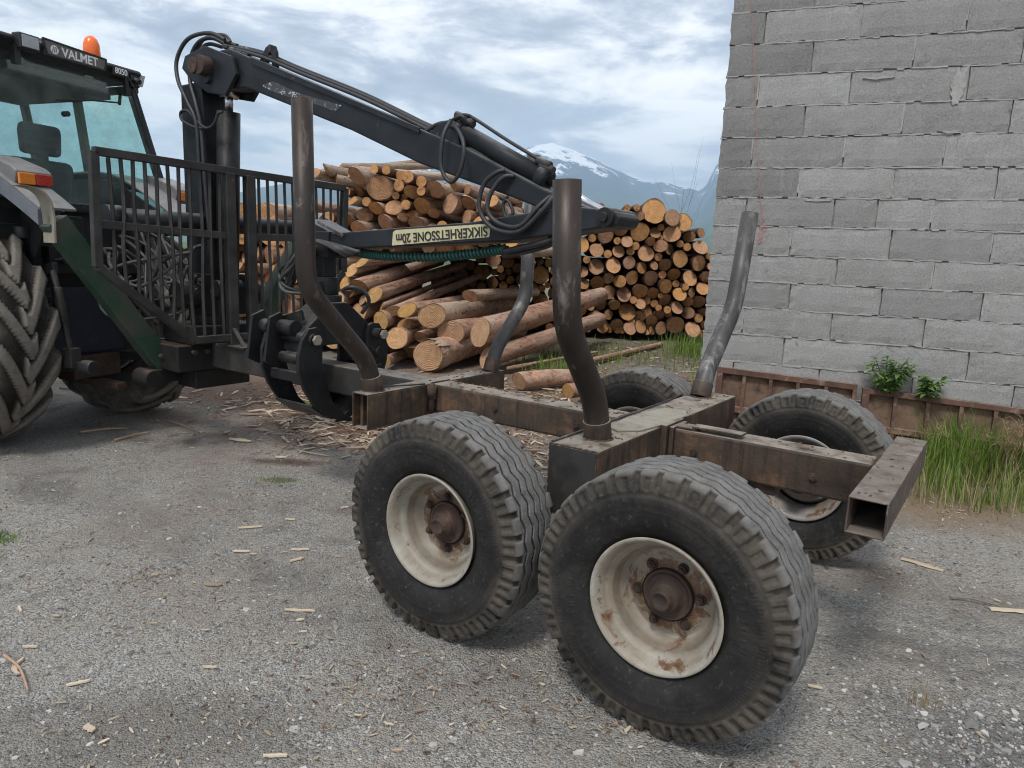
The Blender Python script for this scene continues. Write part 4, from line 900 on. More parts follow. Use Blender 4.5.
# hoses between crane and tractor
rr = random.Random(4)
for i in range(12):
    a = np.array([-3.0, .75 + rr.uniform(0, .5), 1.35 + rr.uniform(-.2, .25)]); b2 = np.array([-3.75 + rr.uniform(-.15, .1), .45 + rr.uniform(0, .7), 1.45 + rr.uniform(-.2, .3)])
    m1_ = (a * 2 + b2) / 3 + np.array([0, rr.uniform(-.25, .1), -.25 + rr.uniform(-.15, .15)]); m2_ = (a + b2 * 2) / 3 + np.array([0, rr.uniform(-.2, .15), -.2 + rr.uniform(-.2, .2)])
    g = MB(); g.tube(smoothpath([a, m1_, m2_, b2], 8), rr.choice([.010, .012, .014]), 7); g.build('hose', M['hosegrey' if i % 2 else 'hose'], crane)

# ================================================================== TRACTOR
tr = empty('tractor', T0, TA); tag(tr, 'dark tractor with green tinted glass and orange beacon, hitched to the trailer', 'tractor')
def tb(g, name, mat, parent=None, bev=0): return g.build(name, mat, parent or tr, bev, local=True)
RW = .84
ttm = tyre_mesh(RW - .04, .44, .46, 'tractor'); ttm.materials.append(M['ttyre'])
for s_, lab in ((-1, 'near'), (1, 'far')):
    wr = empty('rear_wheel', (.16, s_ * .70, RW - .01), 0, parent=tr)
    t = bpy.data.objects.new('tyre', ttm); col.objects.link(t); t.parent = wr; t.rotation_euler = (0, .11 * s_, 0 if s_ < 0 else PI)
    g = MB(); g.rev([(-.2, .455), (-.205, .44), (-.17, .42), (-.1, .41), (-.08, .38), (.08, .38), (.1, .41), (.17, .42), (.205, .44), (.2, .455)], k=60); g.rev([(-.07, .40), (-.05, .30), (.02, .22), (.02, .0)], k=40); g.rev([(-.06, .39), (-.04, .30), (.03, .22), (.03, .0)], k=40); tb(g, 'rim', M['rimgrey'], wr)
    g = MB(); g.cyl((0, .0, 0), (0, -.12 if s_ < 0 else .12, 0), .12, 24); tb(g, 'hub', M['tractorblue'], wr)
ftm = tyre_mesh(.58, .30, .34, 'tractor'); ftm.materials.append(M['ttyre'])
for s_ in (-1, 1):
    wr = empty('front_wheel', (-2.35, s_ * .76, .60), 0, parent=tr)
    t = bpy.data.objects.new('tyre', ftm); col.objects.link(t); t.parent = wr; t.rotation_euler = (0, .11 * s_, 0 if s_ < 0 else PI)
    g = MB(); g.rev([(-.15, .315), (-.1, .28), (.1, .28), (.15, .315)], k=48); g.rev([(-.05, .29), (.0, .2), (.0, 0)], k=36); g.rev([(-.04, .285), (.01, .2), (.01, 0)], k=36); tb(g, 'rim', M['rimgrey'], wr)
g = MB(); g.box((-2.9, -.24, .55), (.45, .24, 1.05)); g.box((-.3, -.5, .62), (.42, .5, 1.0)); g.cyl((.16, -.55, RW), (.16, .55, RW), .13, 20); g.box((-2.5, -.55, .5), (-2.2, .55, .68)); g.box((.35, -.34, .62), (.62, .34, 1.15)); tb(g, 'chassis', M['tractorblue'], bev=.02)
g = MB(); g.prism([(-3.2, .85), (-3.25, 1.45), (-3.0, 1.62), (-1.1, 1.75), (-1.1, .95)], lambda p, t: (p[0], t, p[1]), -.36, .36); tb(g, 'hood', M['tractorblue'], bev=.04)
g = MB(); g.cyl((-1.5, .42, 1.4), (-1.5, .42, 2.55), .045, 18); g.cyl((-1.5, .42, 1.5), (-1.5, .42, 2.0), .075, 18); tb(g, 'exhaust_pipe', M['cabblack'])
# cab shell
CZ0, CZ1, CX0, CX1 = 1.10, 2.74, -.95, .50
g = MB()
bw_, tw_ = .80, .68
P_ = {(x, s_): ((CX1 + .10 if x else CX0), s_ * .86, 1.74) for x in (0, 1) for s_ in (-1, 1)}
Pt = {(x, s_): ((CX1 - .02 if x else CX0 + .12), s_ * .615, CZ1 + .02) for x in (0, 1) for s_ in (-1, 1)}
for key in P_:
    g.beam(P_[key], Pt[key], .055, .065, (1, 0, 0)); 
for s_ in (-1, 1):
    g.beam((-.28, s_ * .85, 1.60), (-.22, s_ * .67, CZ1), .05, .075, (1, 0, 0)); g.beam((CX0, s_ * .86, 1.74), (CX1 + .1, s_ * .86, 1.74), .05, .06); g.beam((CX0 + .1, s_ * .67, CZ1), (CX1, s_ * .66, CZ1), .05, .06)
g.beam((CX1 + .1, -.86, 1.74), (CX1 + .1, .86, 1.74), .05, .07); g.beam((CX0, -.86, 1.74), (CX0, .86, 1.74), .05, .07)
tb(g, 'cab_frame', M['cabblack'], bev=.01)
g = MB(); g.box((CX0, -.84, 1.08), (CX1 + .06, -.80, 1.74)); g.box((CX0, .80, 1.08), (CX1 + .06, .84, 1.74)); g.box((CX1 + .03, -.8, 1.1), (CX1 + .08, .8, 1.74)); g.box((CX0, -.8, 1.08), (CX1 + .02, .8, 1.12)); tb(g, 'cab_panels', M['cabblack'], bev=.01)
g = MB()   # roof
rp = [(CX0 - .1, 2.76), (CX0 - .14, 2.82), (CX0 + .05, 2.92), (CX1 - .15, 2.925), (CX1 + .09, 2.865), (CX1 + .11, 2.845), (CX1 + .03, 2.765)]
g.prism(rp, lambda p, t: (p[0], t, p[1]), -.73, .635); tb(g, 'roof', M['cabblack'], bev=.02)
g = MB(); g.box((CX0 + .05, -.62, 2.66), (CX1 - .25, .62, 2.755)); g.prism([(-.30, 2.30), (-.62, 2.68), (.1, 2.70), (.1, 2.55)], lambda p, t: (p[0], t, p[1]), -.66, -.60); tb(g, 'headliner', M['seat'])
def pane(pts, name='window'):
    g = MB(); n_ = np.cross(np.array(pts[1]) - np.array(pts[0]), np.array(pts[2]) - np.array(pts[0])); n_ = n_ / np.linalg.norm(n_) * .004
    g.add([np.array(p) for p in pts] + [np.array(p) + n_ for p in pts], [(0, 1, 2, 3), (7, 6, 5, 4), (0, 4, 5, 1), (1, 5, 6, 2), (2, 6, 7, 3), (3, 7, 4, 0)]); return tb(g, name, M['glass'])
pane([(CX1 + .115, -.83, 1.76), (CX1 + .115, .83, 1.76), (CX1 - .002, .60, 2.75), (CX1 - .002, -.60, 2.75)], 'rear_window')
pane([(CX0 + .01, -.83, 1.3), (CX0 + .01, .83, 1.3), (CX0 + .12, .63, 2.74), (CX0 + .12, -.63, 2.74)], 'windscreen')
for s_ in (-1, 1): pane([(CX0 + .04, s_ * .85, 1.76), (CX1 + .06, s_ * .85, 1.76), (CX1 - .04, s_ * .62, 2.73), (CX0 + .14, s_ * .62, 2.73)], 'side_window')
# wiper
g = MB(); g.cyl((CX1 + .01, .50, 2.70), (CX1 + .06, .44, 2.58), .012, 8); g.tube([(CX1 + .065, .44, 2.59), (CX1 + .065, .20, 2.56), (CX1 + .07, -.10, 2.50)], .007, 6); g.box((CX1 + .02, .46, 2.66), (CX1 + .08, .54, 2.72)); tb(g, 'wiper', M['cabblack'])
g = MB(); g.cyl((CX1 + .03, -.02, 2.42), (CX1 + .08, -.02, 2.42), .02, 12); tb(g, 'window_knob', M['cabblack'])
# seat and steering wheel
g = MB(); g.box((-.28, -.27, 1.35), (.18, .27, 1.50)); g.prism([(.10, 1.48), (.20, 1.48), (.27, 2.02), (.25, 2.10), (.17, 2.10), (.13, 2.02)], lambda p, t: (p[0], t, p[1]), -.25, .25); st = tb(g, 'seat', M['seat'], bev=.045)
g = MB(); g.prism([(.19, 2.13), (.26, 2.13), (.275, 2.30), (.26, 2.36), (.20, 2.36), (.18, 2.30)], lambda p, t: (p[0], t, p[1]), -.155, .155)
hd = tb(g, 'headrest', M['seat'], bev=.035); hd.parent = st
g = MB()
for z in (2.18, 2.23, 2.28): g.box((.266, -.12, z), (.274, .12, z + .012))
g.box((.21, -.05, 2.08), (.24, .05, 2.14)); o = tb(g, 'piping', M['cabblack']); o.parent = st
g = MB(); g.rev([(0, .19), (.012, .20), (.024, .19), (.012, .18)], axis='x', k=36, closed=True, c=(-.62, 0, 1.85)); g.cyl((-.61, 0, 1.85), (-.85, 0, 1.5), .03, 12); g.beam((-.605, -.18, 1.85), (-.605, .18, 1.85), .03, .02); tb(g, 'steering_wheel', M['cabblack'])
g = MB(); g.box((-.85, -.4, 1.2), (-.75, .4, 1.72)); g.box((-.3, .5, 1.15), (.35, .78, 1.72)); tb(g, 'dashboard', M['cabblack'], bev=.02)
# roof rear fascia: sign, lamps, beacon
FX = CX1 + .075
g = MB(); g.prism([(-.20, 2.895), (.30, 2.875), (.285, 2.795), (-.17, 2.795)], lambda p, t: (t, p[0], p[1]), FX + .0, FX + .035); sg = tb(g, 'roof_sign', M['signback'], bev=.004)
g = MB()
for a, b2 in (((-.20, 2.897), (.30, 2.877)), ((.30, 2.877), (.285, 2.795)), ((.285, 2.795), (-.17, 2.795)), ((-.17, 2.795), (-.20, 2.897))): g.beam((FX + .037, a[0], a[1]), (FX + .037, b2[0], b2[1]), .010, .010)
o = tb(g, 'sign_frame', M['cabblack']); o.parent = sg
text_mesh('VALMET', .085, M['signtext'], 'lettering', sg, (FX + .037, .085, 2.834), ((0, 1, 0), (0, 0, 1), (1, 0, 0)), .002, .93)
g = MB()     # emblem left of the name: a round crest of small strokes
g.cyl((FX + .0355, -.115, 2.838), (FX + .0375, -.115, 2.838), .030, 20); g.box((FX + .0375, -.13, 2.812), (FX + .0385, -.126, 2.866)); o = tb(g, 'emblem', M['signtext']); o.parent = sg
g = MB()
for y in (-.128, -.115, -.102): g.beam((FX + .0382, y - .006, 2.818), (FX + .0382, y + .006, 2.858), .003, .005)
o = tb(g, 'emblem_strokes', M['signback']); o.parent = sg
g = MB(); g.box((FX, .36, 2.785), (FX + .035, .50, 2.852)); ms = tb(g, 'number_plate', M['cabblack'], bev=.003)
text_mesh('8050', .062, M['signtext'], 'lettering', ms, (FX + .0365, .43, 2.818), ((0, 1, 0), (0, 0, 1), (1, 0, 0)), .001, .9)
def worklamp(y, s=1.0, x=FX + .02, z=2.83):
    g = MB(); g.prism([(y - .075 * s, z - .05), (y + .075 * s, z - .05), (y + .08 * s, z + .055), (y - .08 * s, z + .055)], lambda p, t: (t, p[0], p[1]), x - .03, x + .05); w_ = tb(g, 'work_lamp', M['cabblack'], bev=.01)
    g = MB(); g.box((x + .051, y - .062 * s, z - .036), (x + .056, y + .062 * s, z + .042)); o = tb(g, 'lens', M['lampglass'], bev=.003); o.parent = w_
worklamp(-.315, .95); worklamp(-.62, .9)
g = MB(); g.box((CX1 - .02, .54, 2.74), (CX1 + .08, .63, 2.845)); w_ = tb(g, 'work_lamp', M['cabblack'], bev=.01); g = MB(); g.prism([(.60, 2.75), (.635, 2.75), (.665, 2.84), (.625, 2.84)], lambda p, t: (t, p[0], p[1]), CX1 + .081, CX1 + .10); o = tb(g, 'lens', M['lampglass']); o.parent = w_
g = MB(); g.box((FX - .01, .52, 2.78), (FX + .03, .60, 2.82)); g.cyl((FX, .56, 2.80), (FX + .07, .57, 2.77), .02, 10); g.tube(smoothpath([(FX + .03, .50, 2.79), (FX + .05, .53, 2.72), (FX + .04, .58, 2.60), (CX1 + .08, .66, 2.3)], 6), .005, 6); g.box((FX - .02, -.40, 2.68), (FX + .03, -.36, 2.80)); g.box((FX - .0, .47, 2.66), (FX + .03, .50, 2.79)); tb(g, 'roof_brackets', M['cabblack'])
g = MB(); BX = .30; g.cyl((BX, .43, 2.90), (BX, .43, 2.945), .072, 24); bc = tb(g, 'beacon', M['cabblack'])
g = MB(); g.rev([(2.945, .058), (2.96, .063), (3.04, .059), (3.08, .045), (3.102, .022), (3.105, 0)], axis='z', c=(BX, .43, 0), k=28); o = tb(g, 'beacon_lens', M['orange']); o.parent = bc
# fenders with lamps
for s_ in (-1, 1):
    y0, y1 = (-.68, -.42) if s_ < 0 else (.42, .68)
    top = [(-.62, 1.55), (-.45, 1.88), (-.1, 2.02), (.32, 2.04), (.60, 1.97), (.86, 1.845), (1.13, 1.69)]
    top = smoothpath(top, 4); g = MB()
    def strip(g, ya, yb, dz0, dz1, inset=0):
        n_ = len(top); V = []
        for p in top: V += [(p[0], ya, p[1] + dz0), (p[0], yb, p[1] + dz0), (p[0], yb, p[1] + dz1), (p[0], ya, p[1] + dz1)]
        Fq = []
        for i in range(n_ - 1):
            for j in range(4): Fq.append((i * 4 + j, i * 4 + (j + 1) % 4, (i + 1) * 4 + (j + 1) % 4, (i + 1) * 4 + j))
        Fq += [(3, 2, 1, 0), tuple((n_ - 1) * 4 + j for j in range(4))]; g.add(V, Fq)
    strip(g, y0, y1, 0, .018); fe = tb(g, 'fender', M['silver'], bev=.003)
    ie, oe = (y1, y0) if s_ < 0 else (y0, y1)
    g = MB(); strip(g, oe - .012, oe + .012, -.10, -.001); o = tb(g, 'fender_lip', M['fenderside']); o.parent = fe
    g = MB(); g.prism([(-.5, 1.2), (-.45, 1.86), (-.1, 2.0), (.35, 2.0), (.62, 1.92), (.90, 1.78), (1.0, 1.69), (.8, 1.55), (.55, 1.15)], lambda p, t: (p[0], t, p[1]), ie - .01, ie + .01); o = tb(g, 'inner_panel', M['cabblack']); o.parent = fe
    g = MB(); yc = -.52 if s_ < 0 else .80; 
    g.prism([(.50, 1.975), (.86, 1.83), (.89, 1.94), (.84, 1.975), (.56, 2.06)], lambda p, t: (p[0], t, p[1]), yc - .13, yc + .12); lb = tb(g, 'lamp_housing', M['silver'], bev=.01); lb.parent = fe
    g = MB(); g.box((.884, yc - .12, 1.855), (.905, yc - .01, 1.93)); o = tb(g, 'indicator_lens', M['amberlens'], bev=.006); o.parent = fe
    g = MB(); g.box((.884, yc - .006, 1.855), (.905, yc + .11, 1.93)); o = tb(g, 'tail_light', M['redlens'], bev=.006); o.parent = fe
    g = MB(); g.cyl((1.10, ie + .05 * s_ * 1, 1.60), (1.15, ie + .05 * s_, 1.60), .03, 14); g.box((1.02, ie - .04, 1.56), (1.10, ie + .06, 1.66)); o = tb(g, 'socket', M['cabblack'], bev=.004); o.parent = fe
# hitch: lift arms, rods, top link, drawbar, valve block, hoses
for s_ in (-1, 1):
    g = MB(); g.beam((.40, s_ * .30, .55), (1.15, s_ * .42, .62), .035, .07); g.cyl((1.10, s_ * .42, .62), (1.20, s_ * .42, .62), .05, 14); tb(g, 'lift_arm', M['cabblack'], bev=.006); g = MB(); g.beam((.35, s_ * .28, 1.22), (.80, s_ * .36, 1.30), .04, .08); tb(g, 'lift_arm', M['cabblack'], bev=.006)
for s_ in (-1, 1):
    g = MB(); g.cyl((.80, s_ * .38, 1.28), (.95, s_ * .40, .68), .022, 12); g.cyl((.83, s_ * .385, 1.16), (.88, s_ * .39, .92), .036, 14); g.box((.92, s_ * .40 - .04, .60), (1.0, s_ * .40 + .04, .74)); tb(g, 'lift_rod', M['frame_grey'], bev=.003)
g = MB(); g.beam((.3, 0, .42), (.95, .0, .40), .09, .05); g.box((.5, -.2, .45), (.7, .2, .62)); tb(g, 'tow_drawbar', M['rustdark'], bev=.004)
g = MB(); g.box((.52, -.3, 1.25), (.66, .3, 1.45)); g.cyl((.6, -.45, 1.50), (.6, -.45, 1.58), .06, 14)
for y in (-.22, -.12, -.02, .08, .18): g.cyl((.66, y, 1.35), (.72, y, 1.35), .025, 10)
tb(g, 'valve_block', M['cabblack'], bev=.004)
rr = random.Random(8)
for i in range(9):
    y = -.3 + i * .07; g = MB(); g.tube(smoothpath([(.70, y, 1.36 + rr.uniform(-.04, .1)), (.88, y + rr.uniform(-.1, .1), 1.42 + rr.uniform(-.1, .1)), (1.0, y + rr.uniform(-.1, .2), 1.15 + rr.uniform(-.1, .15)), (1.12, y + .15, 1.0 + rr.uniform(-.2, .3))], 7), rr.choice([.008, .011, .013]), 7); tb(g, 'hose', M['hosegrey' if i % 2 else 'hose'])
for s_ in (-1, 1):
    g = MB(); g.box((.46, min(s_ * .42, s_ * .80), .95), (.60, max(s_ * .42, s_ * .80), 1.6)); tb(g, 'rear_casting', M['cabblack'], bev=.02)
g = MB(); g.cyl((.60, -.36, 1.02), (.80, -.36, 1.02), .07, 18); g.cyl((.70, -.36, 1.02), (.83, -.36, 1.02), .03, 12); tb(g, 'coupling', M['cabblack'], bev=.01)

# ================================================================== LOGS
def bark_mat(name, c1, c2, knot, white=0.0):
    m, nt, b = newmat(name); k = NB(nt); v = k.coords(True); vs = k.coords(True, (1, 1, 7))
    oi = k.n('ShaderNodeObjectInfo')
    c = k.mix(k.rng(k.noise(vs, 1.6, 8, .75, .6), .38, .62), c1, c2)
    c = k.mix(k.rng(k.noise(vs, 5, 7, .75), .52, .64, 0, .8), c, (c1[0] * .45, c1[1] * .42, c1[2] * .4))
    c = k.mix(k.rng(k.noise(k.coords(True, (1, 1, 11)), .8, 8, .75, .8), .52, .62, 0, .85), c, (c2[0] * 1.25, c2[1] * 1.15, c2[2] * 1.0))
    c = k.mix(k.rng(k.vor(k.coords(True, (1, 1, 16)), 1.25), .10, .19, .95, 0), c, knot)
    if white: c = k.mix(k.rng(k.noise(vs, .9, 8, .75, .5), .45, .56, 0, white), c, (.58, .44, .34))
    mu = k.n('ShaderNodeVectorMath', operation='SCALE'); k.l(c, mu.inputs[0]); k.l(k.rng(oi.outputs['Random'], 0, 1, .75, 1.15), mu.inputs[3])
    k.l(mu.outputs[0], b.inputs['Base Color']); b.inputs['Roughness'].default_value = .88; b.inputs['Specular IOR Level'].default_value = .2
    k.l(k.bump(k.math('ADD', k.noise(vs, 5, 8, .78, .5), k.math('MULTIPLY', k.noise(vs, 1.2, 4), .8)), .02), b.inputs['Normal']); return m
def cut_mat(name, c1, c2, rscale):
    m, nt, b = newmat(name); k = NB(nt); v = k.coords(True); t = k.n('ShaderNodeTexCoord'); oi = k.n('ShaderNodeObjectInfo')
    sp = k.n('ShaderNodeSeparateXYZ'); k.l(t.outputs['Object'], sp.inputs[0])
    x = k.math('ADD', sp.outputs[0], .12); y = k.math('ADD', sp.outputs[1], -.06)
    rr_ = k.math('SQRT', k.math('ADD', k.math('MULTIPLY', x, x), k.math('MULTIPLY', y, y)))
    ring = k.math('SINE', k.math('ADD', k.math('MULTIPLY', rr_, rscale), k.math('MULTIPLY', k.noise(v, 3, 4), 6)))
    c = k.mix(k.rng(k.noise(v, 2.2, 6, .65, .3), .35, .65), c1, c2)
    c = k.mix(k.rng(ring, -.2, 1, 0, .13), c, (c1[0] * .55, c1[1] * .45, c1[2] * .4))
    c = k.mix(k.rng(k.noise(v, 5, 8, .75, .8), .56, .70, 0, .6), c, (c1[0] * .45, c1[1] * .36, c1[2] * .32))
    rad = k.math('SQRT', k.math('ADD', k.math('MULTIPLY', sp.outputs[0], sp.outputs[0]), k.math('MULTIPLY', sp.outputs[1], sp.outputs[1])))
    c = k.mix(k.rng(rad, .88, .99, 0, .8), c, (.12, .065, .035))
    hs = k.n('ShaderNodeHueSaturation'); k.l(c, hs.inputs['Color']); k.l(k.rng(oi.outputs['Random'], 0, 1, .72, 1.12), hs.inputs['Value'])
    rn = k.n('ShaderNodeTexWhiteNoise', noise_dimensions='1D'); k.l(oi.outputs['Random'], rn.inputs['W']); k.l(k.rng(rn.outputs['Value'], 0, 1, .80, 1.0), hs.inputs['Saturation']); k.l(k.rng(rn.outputs['Value'], 0, 1, .49, .502), hs.inputs['Hue'])
    k.l(hs.outputs[0], b.inputs['Base Color']); b.inputs['Roughness'].default_value = .85; b.inputs['Specular IOR Level'].default_value = .2
    k.l(k.bump(k.math('ADD', k.math('MULTIPLY', ring, .3), k.noise(v, 12, 6, .75)), .008), b.inputs['Normal']); return m
M['bark'] = bark_mat('pinkish_log_bark', (.28, .145, .095), (.54, .33, .235), (.035, .02, .014), .6)
M['barkpale'] = bark_mat('pale_log_bark', (.34, .235, .16), (.50, .40, .30), (.06, .04, .03), .6)
M['barkdark'] = bark_mat('dark_log_bark', (.075, .042, .028), (.16, .095, .062), (.03, .02, .015))
M['cut'] = cut_mat('fresh_cut_wood', (.52, .27, .085), (.66, .40, .16), 55)
M['cutdark'] = cut_mat('weathered_cut_wood', (.50, .24, .085), (.66, .37, .155), 55)
M['cutfar'] = pm('small_cut_ends', (.40, .19, .07), (.60, .32, .13), 6, (.18, .08, .035), 9, (.5, .64), .85, .95, 0, .002, 40)
# unit logs: radius 1 at the near end (z = 0), length 1 along z; scaled per log
def unit_log(seed, taper, rough=.05, K=26, NZ=12, cutx=0.0):
    rn = random.Random(seed); ph = rn.uniform(0, 9)
    ell = rn.uniform(.9, 1.0)
    V = []
    for i in range(NZ + 1):
        z = i / NZ; tp = 1 - taper * z
        bx = .10 * math.sin(z * PI * rn.uniform(.9, 1.1)) * 0 + .12 * noise.noise(Vector((z * 1.6, ph, 0))); by = .12 * noise.noise(Vector((z * 1.6, ph, 5)))
        for j in range(K):
            a = 2 * PI * j / K; d = 1 + rough * 1.3 * noise.noise(Vector((math.cos(a) * 1.3 + ph, math.sin(a) * 1.3, z * 3))) + rough * .5 * noise.noise(Vector((math.cos(a) * 4 + ph, math.sin(a) * 4, z * 14)))
            zz_ = z + (cutx * math.cos(a + ph) * .03 if i == 0 else 0)
            V.append((math.cos(a) * tp * d + (bx if i else 0) * 0 + bx, math.sin(a) * tp * d * ell + by, zz_))
    side = [(i * K + j, i * K + (j + 1) % K, (i + 1) * K + (j + 1) % K, (i + 1) * K + j) for i in range(NZ) for j in range(K)]
    # caps: concentric rings so the cut can undulate
    cap = []; cf = []; parts_ = []
    for e, ib in ((0, 0), (1, NZ * K)):
        rim = V[ib:ib + K]; c0 = np.mean(np.array(rim), axis=0); base = len(cap)
        for f in (1.0, .66, .33):
            for p in rim:
                q = c0 + (np.array(p) - c0) * f; cap.append((q[0], q[1], q[2] + (-.0005 if e == 0 else .0005)))
        cap.append(tuple(c0)); ci = base + 3 * K
        for r_ in range(2):
            for j in range(K):
                a, b2, c, d = base + r_ * K + j, base + r_ * K + (j + 1) % K, base + (r_ + 1) * K + (j + 1) % K, base + (r_ + 1) * K + j
                cf.append((d, c, b2, a) if e == 0 else (a, b2, c, d))
        for j in range(K):
            a, b2 = base + 2 * K + j, base + 2 * K + (j + 1) % K; cf.append((ci, b2, a) if e == 0 else (ci, a, b2))
    h_ = len(cap) // 2; hf = len(cf) // 2
    return V, side, cap[:h_], cf[:hf], cap[h_:], [tuple(i - h_ for i in f) for f in cf[hf:]]
bodies = []; caps = []; joined = []
for s_ in range(7):
    V, sd, cp, cf, cp2, cf2 = unit_log(s_ + 1, .22 if s_ % 2 else .12, .07, cutx=1)
    n0 = len(V); me = bpy.data.meshes.new('log'); me.from_pydata(V + cp2, [], sd + [tuple(i + n0 for i in f) for f in cf2]); me.polygons.foreach_set('use_smooth', [True] * len(sd) + [False] * len(cf2)); me.polygons.foreach_set('material_index', [0] * len(sd) + [1] * len(cf2)); me.update(); bodies.append(me)
    me = bpy.data.meshes.new('cut_face'); me.from_pydata(cp, [], cf); me.update(); caps.append(me)
    cf = cf + [tuple(i + len(cp) for i in f) for f in cf2]; cp = cp + cp2
    me = bpy.data.meshes.new('log'); me.from_pydata(V + cp, [], sd + [tuple(i + n0 for i in f) for f in cf]); me.polygons.foreach_set('use_smooth', [True] * len(sd) + [False] * len(cf)); me.polygons.foreach_set('material_index', [0] * len(sd) + [1] * len(cf)); me.update(); joined.append(me)
def with_mats(lst, mats):
    out = []
    for me in lst:
        c = me.copy()
        for mm in mats: c.materials.append(M[mm])
        out.append(c)
    return out
J_dark = with_mats(joined, ['barkdark', 'cutdark']); J_mid = with_mats(joined, ['bark', 'cutdark']); J_pale = with_mats(joined, ['barkpale', 'cutdark'])
B_pink = with_mats(bodies, ['bark', 'cut']); B_pale = with_mats(bodies, ['barkpale', 'cut']); C_cut = with_mats(caps, ['cut'])
lrn = random.Random(11)
REST = MB(); REST_IN = []
def place(o, p, q, r):
    p = Vector(p); q = Vector(q); d = q - p; o.location = p
    o.rotation_mode = 'QUATERNION'; o.rotation_quaternion = d.to_track_quat('Z', 'Y') @ Matrix.Rotation(lrn.uniform(0, 6.28), 4, 'Z').to_quaternion()
    o.scale = (r, r, d.length)
LOGCOUNT = 0
def near_log(p, q, r, label, group='loose logs heaped in front of the stacks', pale=False, name='log'):
    global LOGCOUNT
    i = lrn.randrange(7); o = bpy.data.objects.new(name, (B_pale if pale else B_pink)[i]); col.objects.link(o); place(o, p, q, r)
    c = bpy.data.objects.new('cut_face', C_cut[i]); col.objects.link(c); c.parent = o; tag(o, label, 'log', group); LOGCOUNT += 1; return o
def pile_log(p, q, r, meshes, label, group, keep=True):
    global LOGCOUNT
    if not keep: REST_IN.append((p, q, r)); return
    o = bpy.data.objects.new('log', meshes[lrn.randrange(7)]); col.objects.link(o); place(o, p, q, r); tag(o, label, 'log', group); LOGCOUNT += 1; return o
def far_on_ray(p, px, py, Ln):
    r = ray(px, py); r = r / np.linalg.norm(r); w = C0 - p; b = r @ w; c = w @ w - Ln * Ln; disc = b * b - c
    t = -b + math.sqrt(max(0, disc)); return C0 + r * t
GRP = 'loose logs heaped in front of the stacks'
heap = [ # near end px, diameter px, far end px, Y of near end, length, label, pale
 ((428, 356), 33, (492, 338), 8.95, 1.6, 'thick short log with torn bark at its split end, lowest in front', 0),
 ((451, 333), 26, (520, 322), 9.3, 2.6, 'log with a wedge shaped cut end behind the thick torn log', 0),
 ((480, 332), 31, (600, 296), 9.0, 4.2, 'thickest smooth log with pale ringed end, passing behind the far front stake', 0),
 ((486, 358), 22, (600, 320), 8.9, 3.6, 'brown knotty log lying under the thickest ringed log beside the stake', 0),
 ((432, 316), 24, (516, 302), 9.2, 4.0, 'log with peeling pale bark and large round yellow end in mid heap', 1),
 ((397, 338), 22, (440, 322), 9.1, 3.0, 'log with a ragged oval end just right of the grapple pivot', 0),
 ((420, 337), 12, (455, 322), 9.25, 3.4, 'small round log between the ragged oval log and the torn log', 0),
 ((380.5, 321), 20, (430, 300), 9.2, 3.6, 'round yellow log directly above the grapple pivot', 0),
 ((407, 310), 14, (516, 291), 9.35, 4.4, 'slim log lying across to the right over the peeling log', 0),
 ((393, 311), 11, (481, 275), 9.4, 4.6, 'slim pink pole-like log, second of three side by side', 0),
 ((381.7, 307), 7.5, (461, 275), 9.45, 4.4, 'thinnest pink log of three lying side by side', 0),
 ((373.8, 295), 14.5, (466, 263), 9.5, 4.6, 'pink log under the long upper log of the near heap', 0),
 ((359.6, 285.6), 16.5, (446, 256), 9.5, 4.6, 'thick pink log at the upper left of the near heap beside the crane', 0),
 ((362.6, 300), 9, (420, 285), 9.5, 4.2, 'small log end tucked under the upper left pink log', 0),
 ((359, 313), 18, (420, 292), 9.4, 4.2, 'round log end low at the left beside the hanging rotator', 0),
 ((387, 361), 11, (430, 345), 9.0, 2.4, 'small log end on the ground left of the torn log', 0),
 ((352, 270), 12, (440, 248), 9.7, 4.6, 'log just beneath the green spiral hose, left of the heap', 1),
 ((344, 262), 10, (470, 244), 9.9, 4.8, 'pale log along the top of the near heap beneath the stick', 1),
 ((362, 262), 10, (476, 251), 9.8, 4.6, 'pink log along the top of the near heap beneath the sticker', 0),
 ((345, 283), 13, (420, 268), 9.7, 4.4, 'log end at the far left of the near heap by the tall stake', 0),
 ((338, 300), 15, (400, 285), 9.6, 4.2, 'dull log end behind the crane hoses', 0),
 ((372, 341), 16, (410, 325), 9.3, 3.6, 'log end half hidden behind the grapple', 0),
 ((404, 325), 12, (470, 308), 9.4, 4.0, 'small log wedged between the slim log and the ragged oval log', 0),
 ((352, 256), 9, (448, 235), 10.0, 4.6, 'thin pale log just under the stick at the top of the near heap', 1),
 ((470, 296), 13, (536, 292), 9.8, 3.6, 'pale log between the peeling log and the far front stake', 1),
 ((346, 277), 10, (434, 248), 9.9, 4.6, 'slim pink log between the hose bundle and the thick upper left log', 0),
 ((352, 292), 8, (442, 263), 9.75, 4.6, 'slim pale log just under the thick upper left log of the heap', 1),
 ((408, 268), 8, (498, 243), 10.1, 4.4, 'slim log with a small end right under the middle of the spiral hose', 0),
 ((519, 381), 19, (585, 375), 7.95, 1.0, 'short fat log section lying behind the centre beam between the stakes', 0),
 ((568, 391), 15, (600, 386), 7.75, .55, 'stubby sawn chunk beside the near rear stake', 0),
]
for (a, d, b2, Y, Ln, lab, pale) in heap:
    p = atY(a[0], a[1], Y); r = d / 2 / F_PX * np.linalg.norm(p - C0) * .985; q = far_on_ray(p, b2[0], b2[1], Ln)
    if q[2] < r * .8: q[2] = r * .8
    near_log(p, q, r, lab, GRP, bool(pale))
tl = [o for o in bpy.data.objects if o.get('label', '').startswith('thick short log with torn bark')][0]
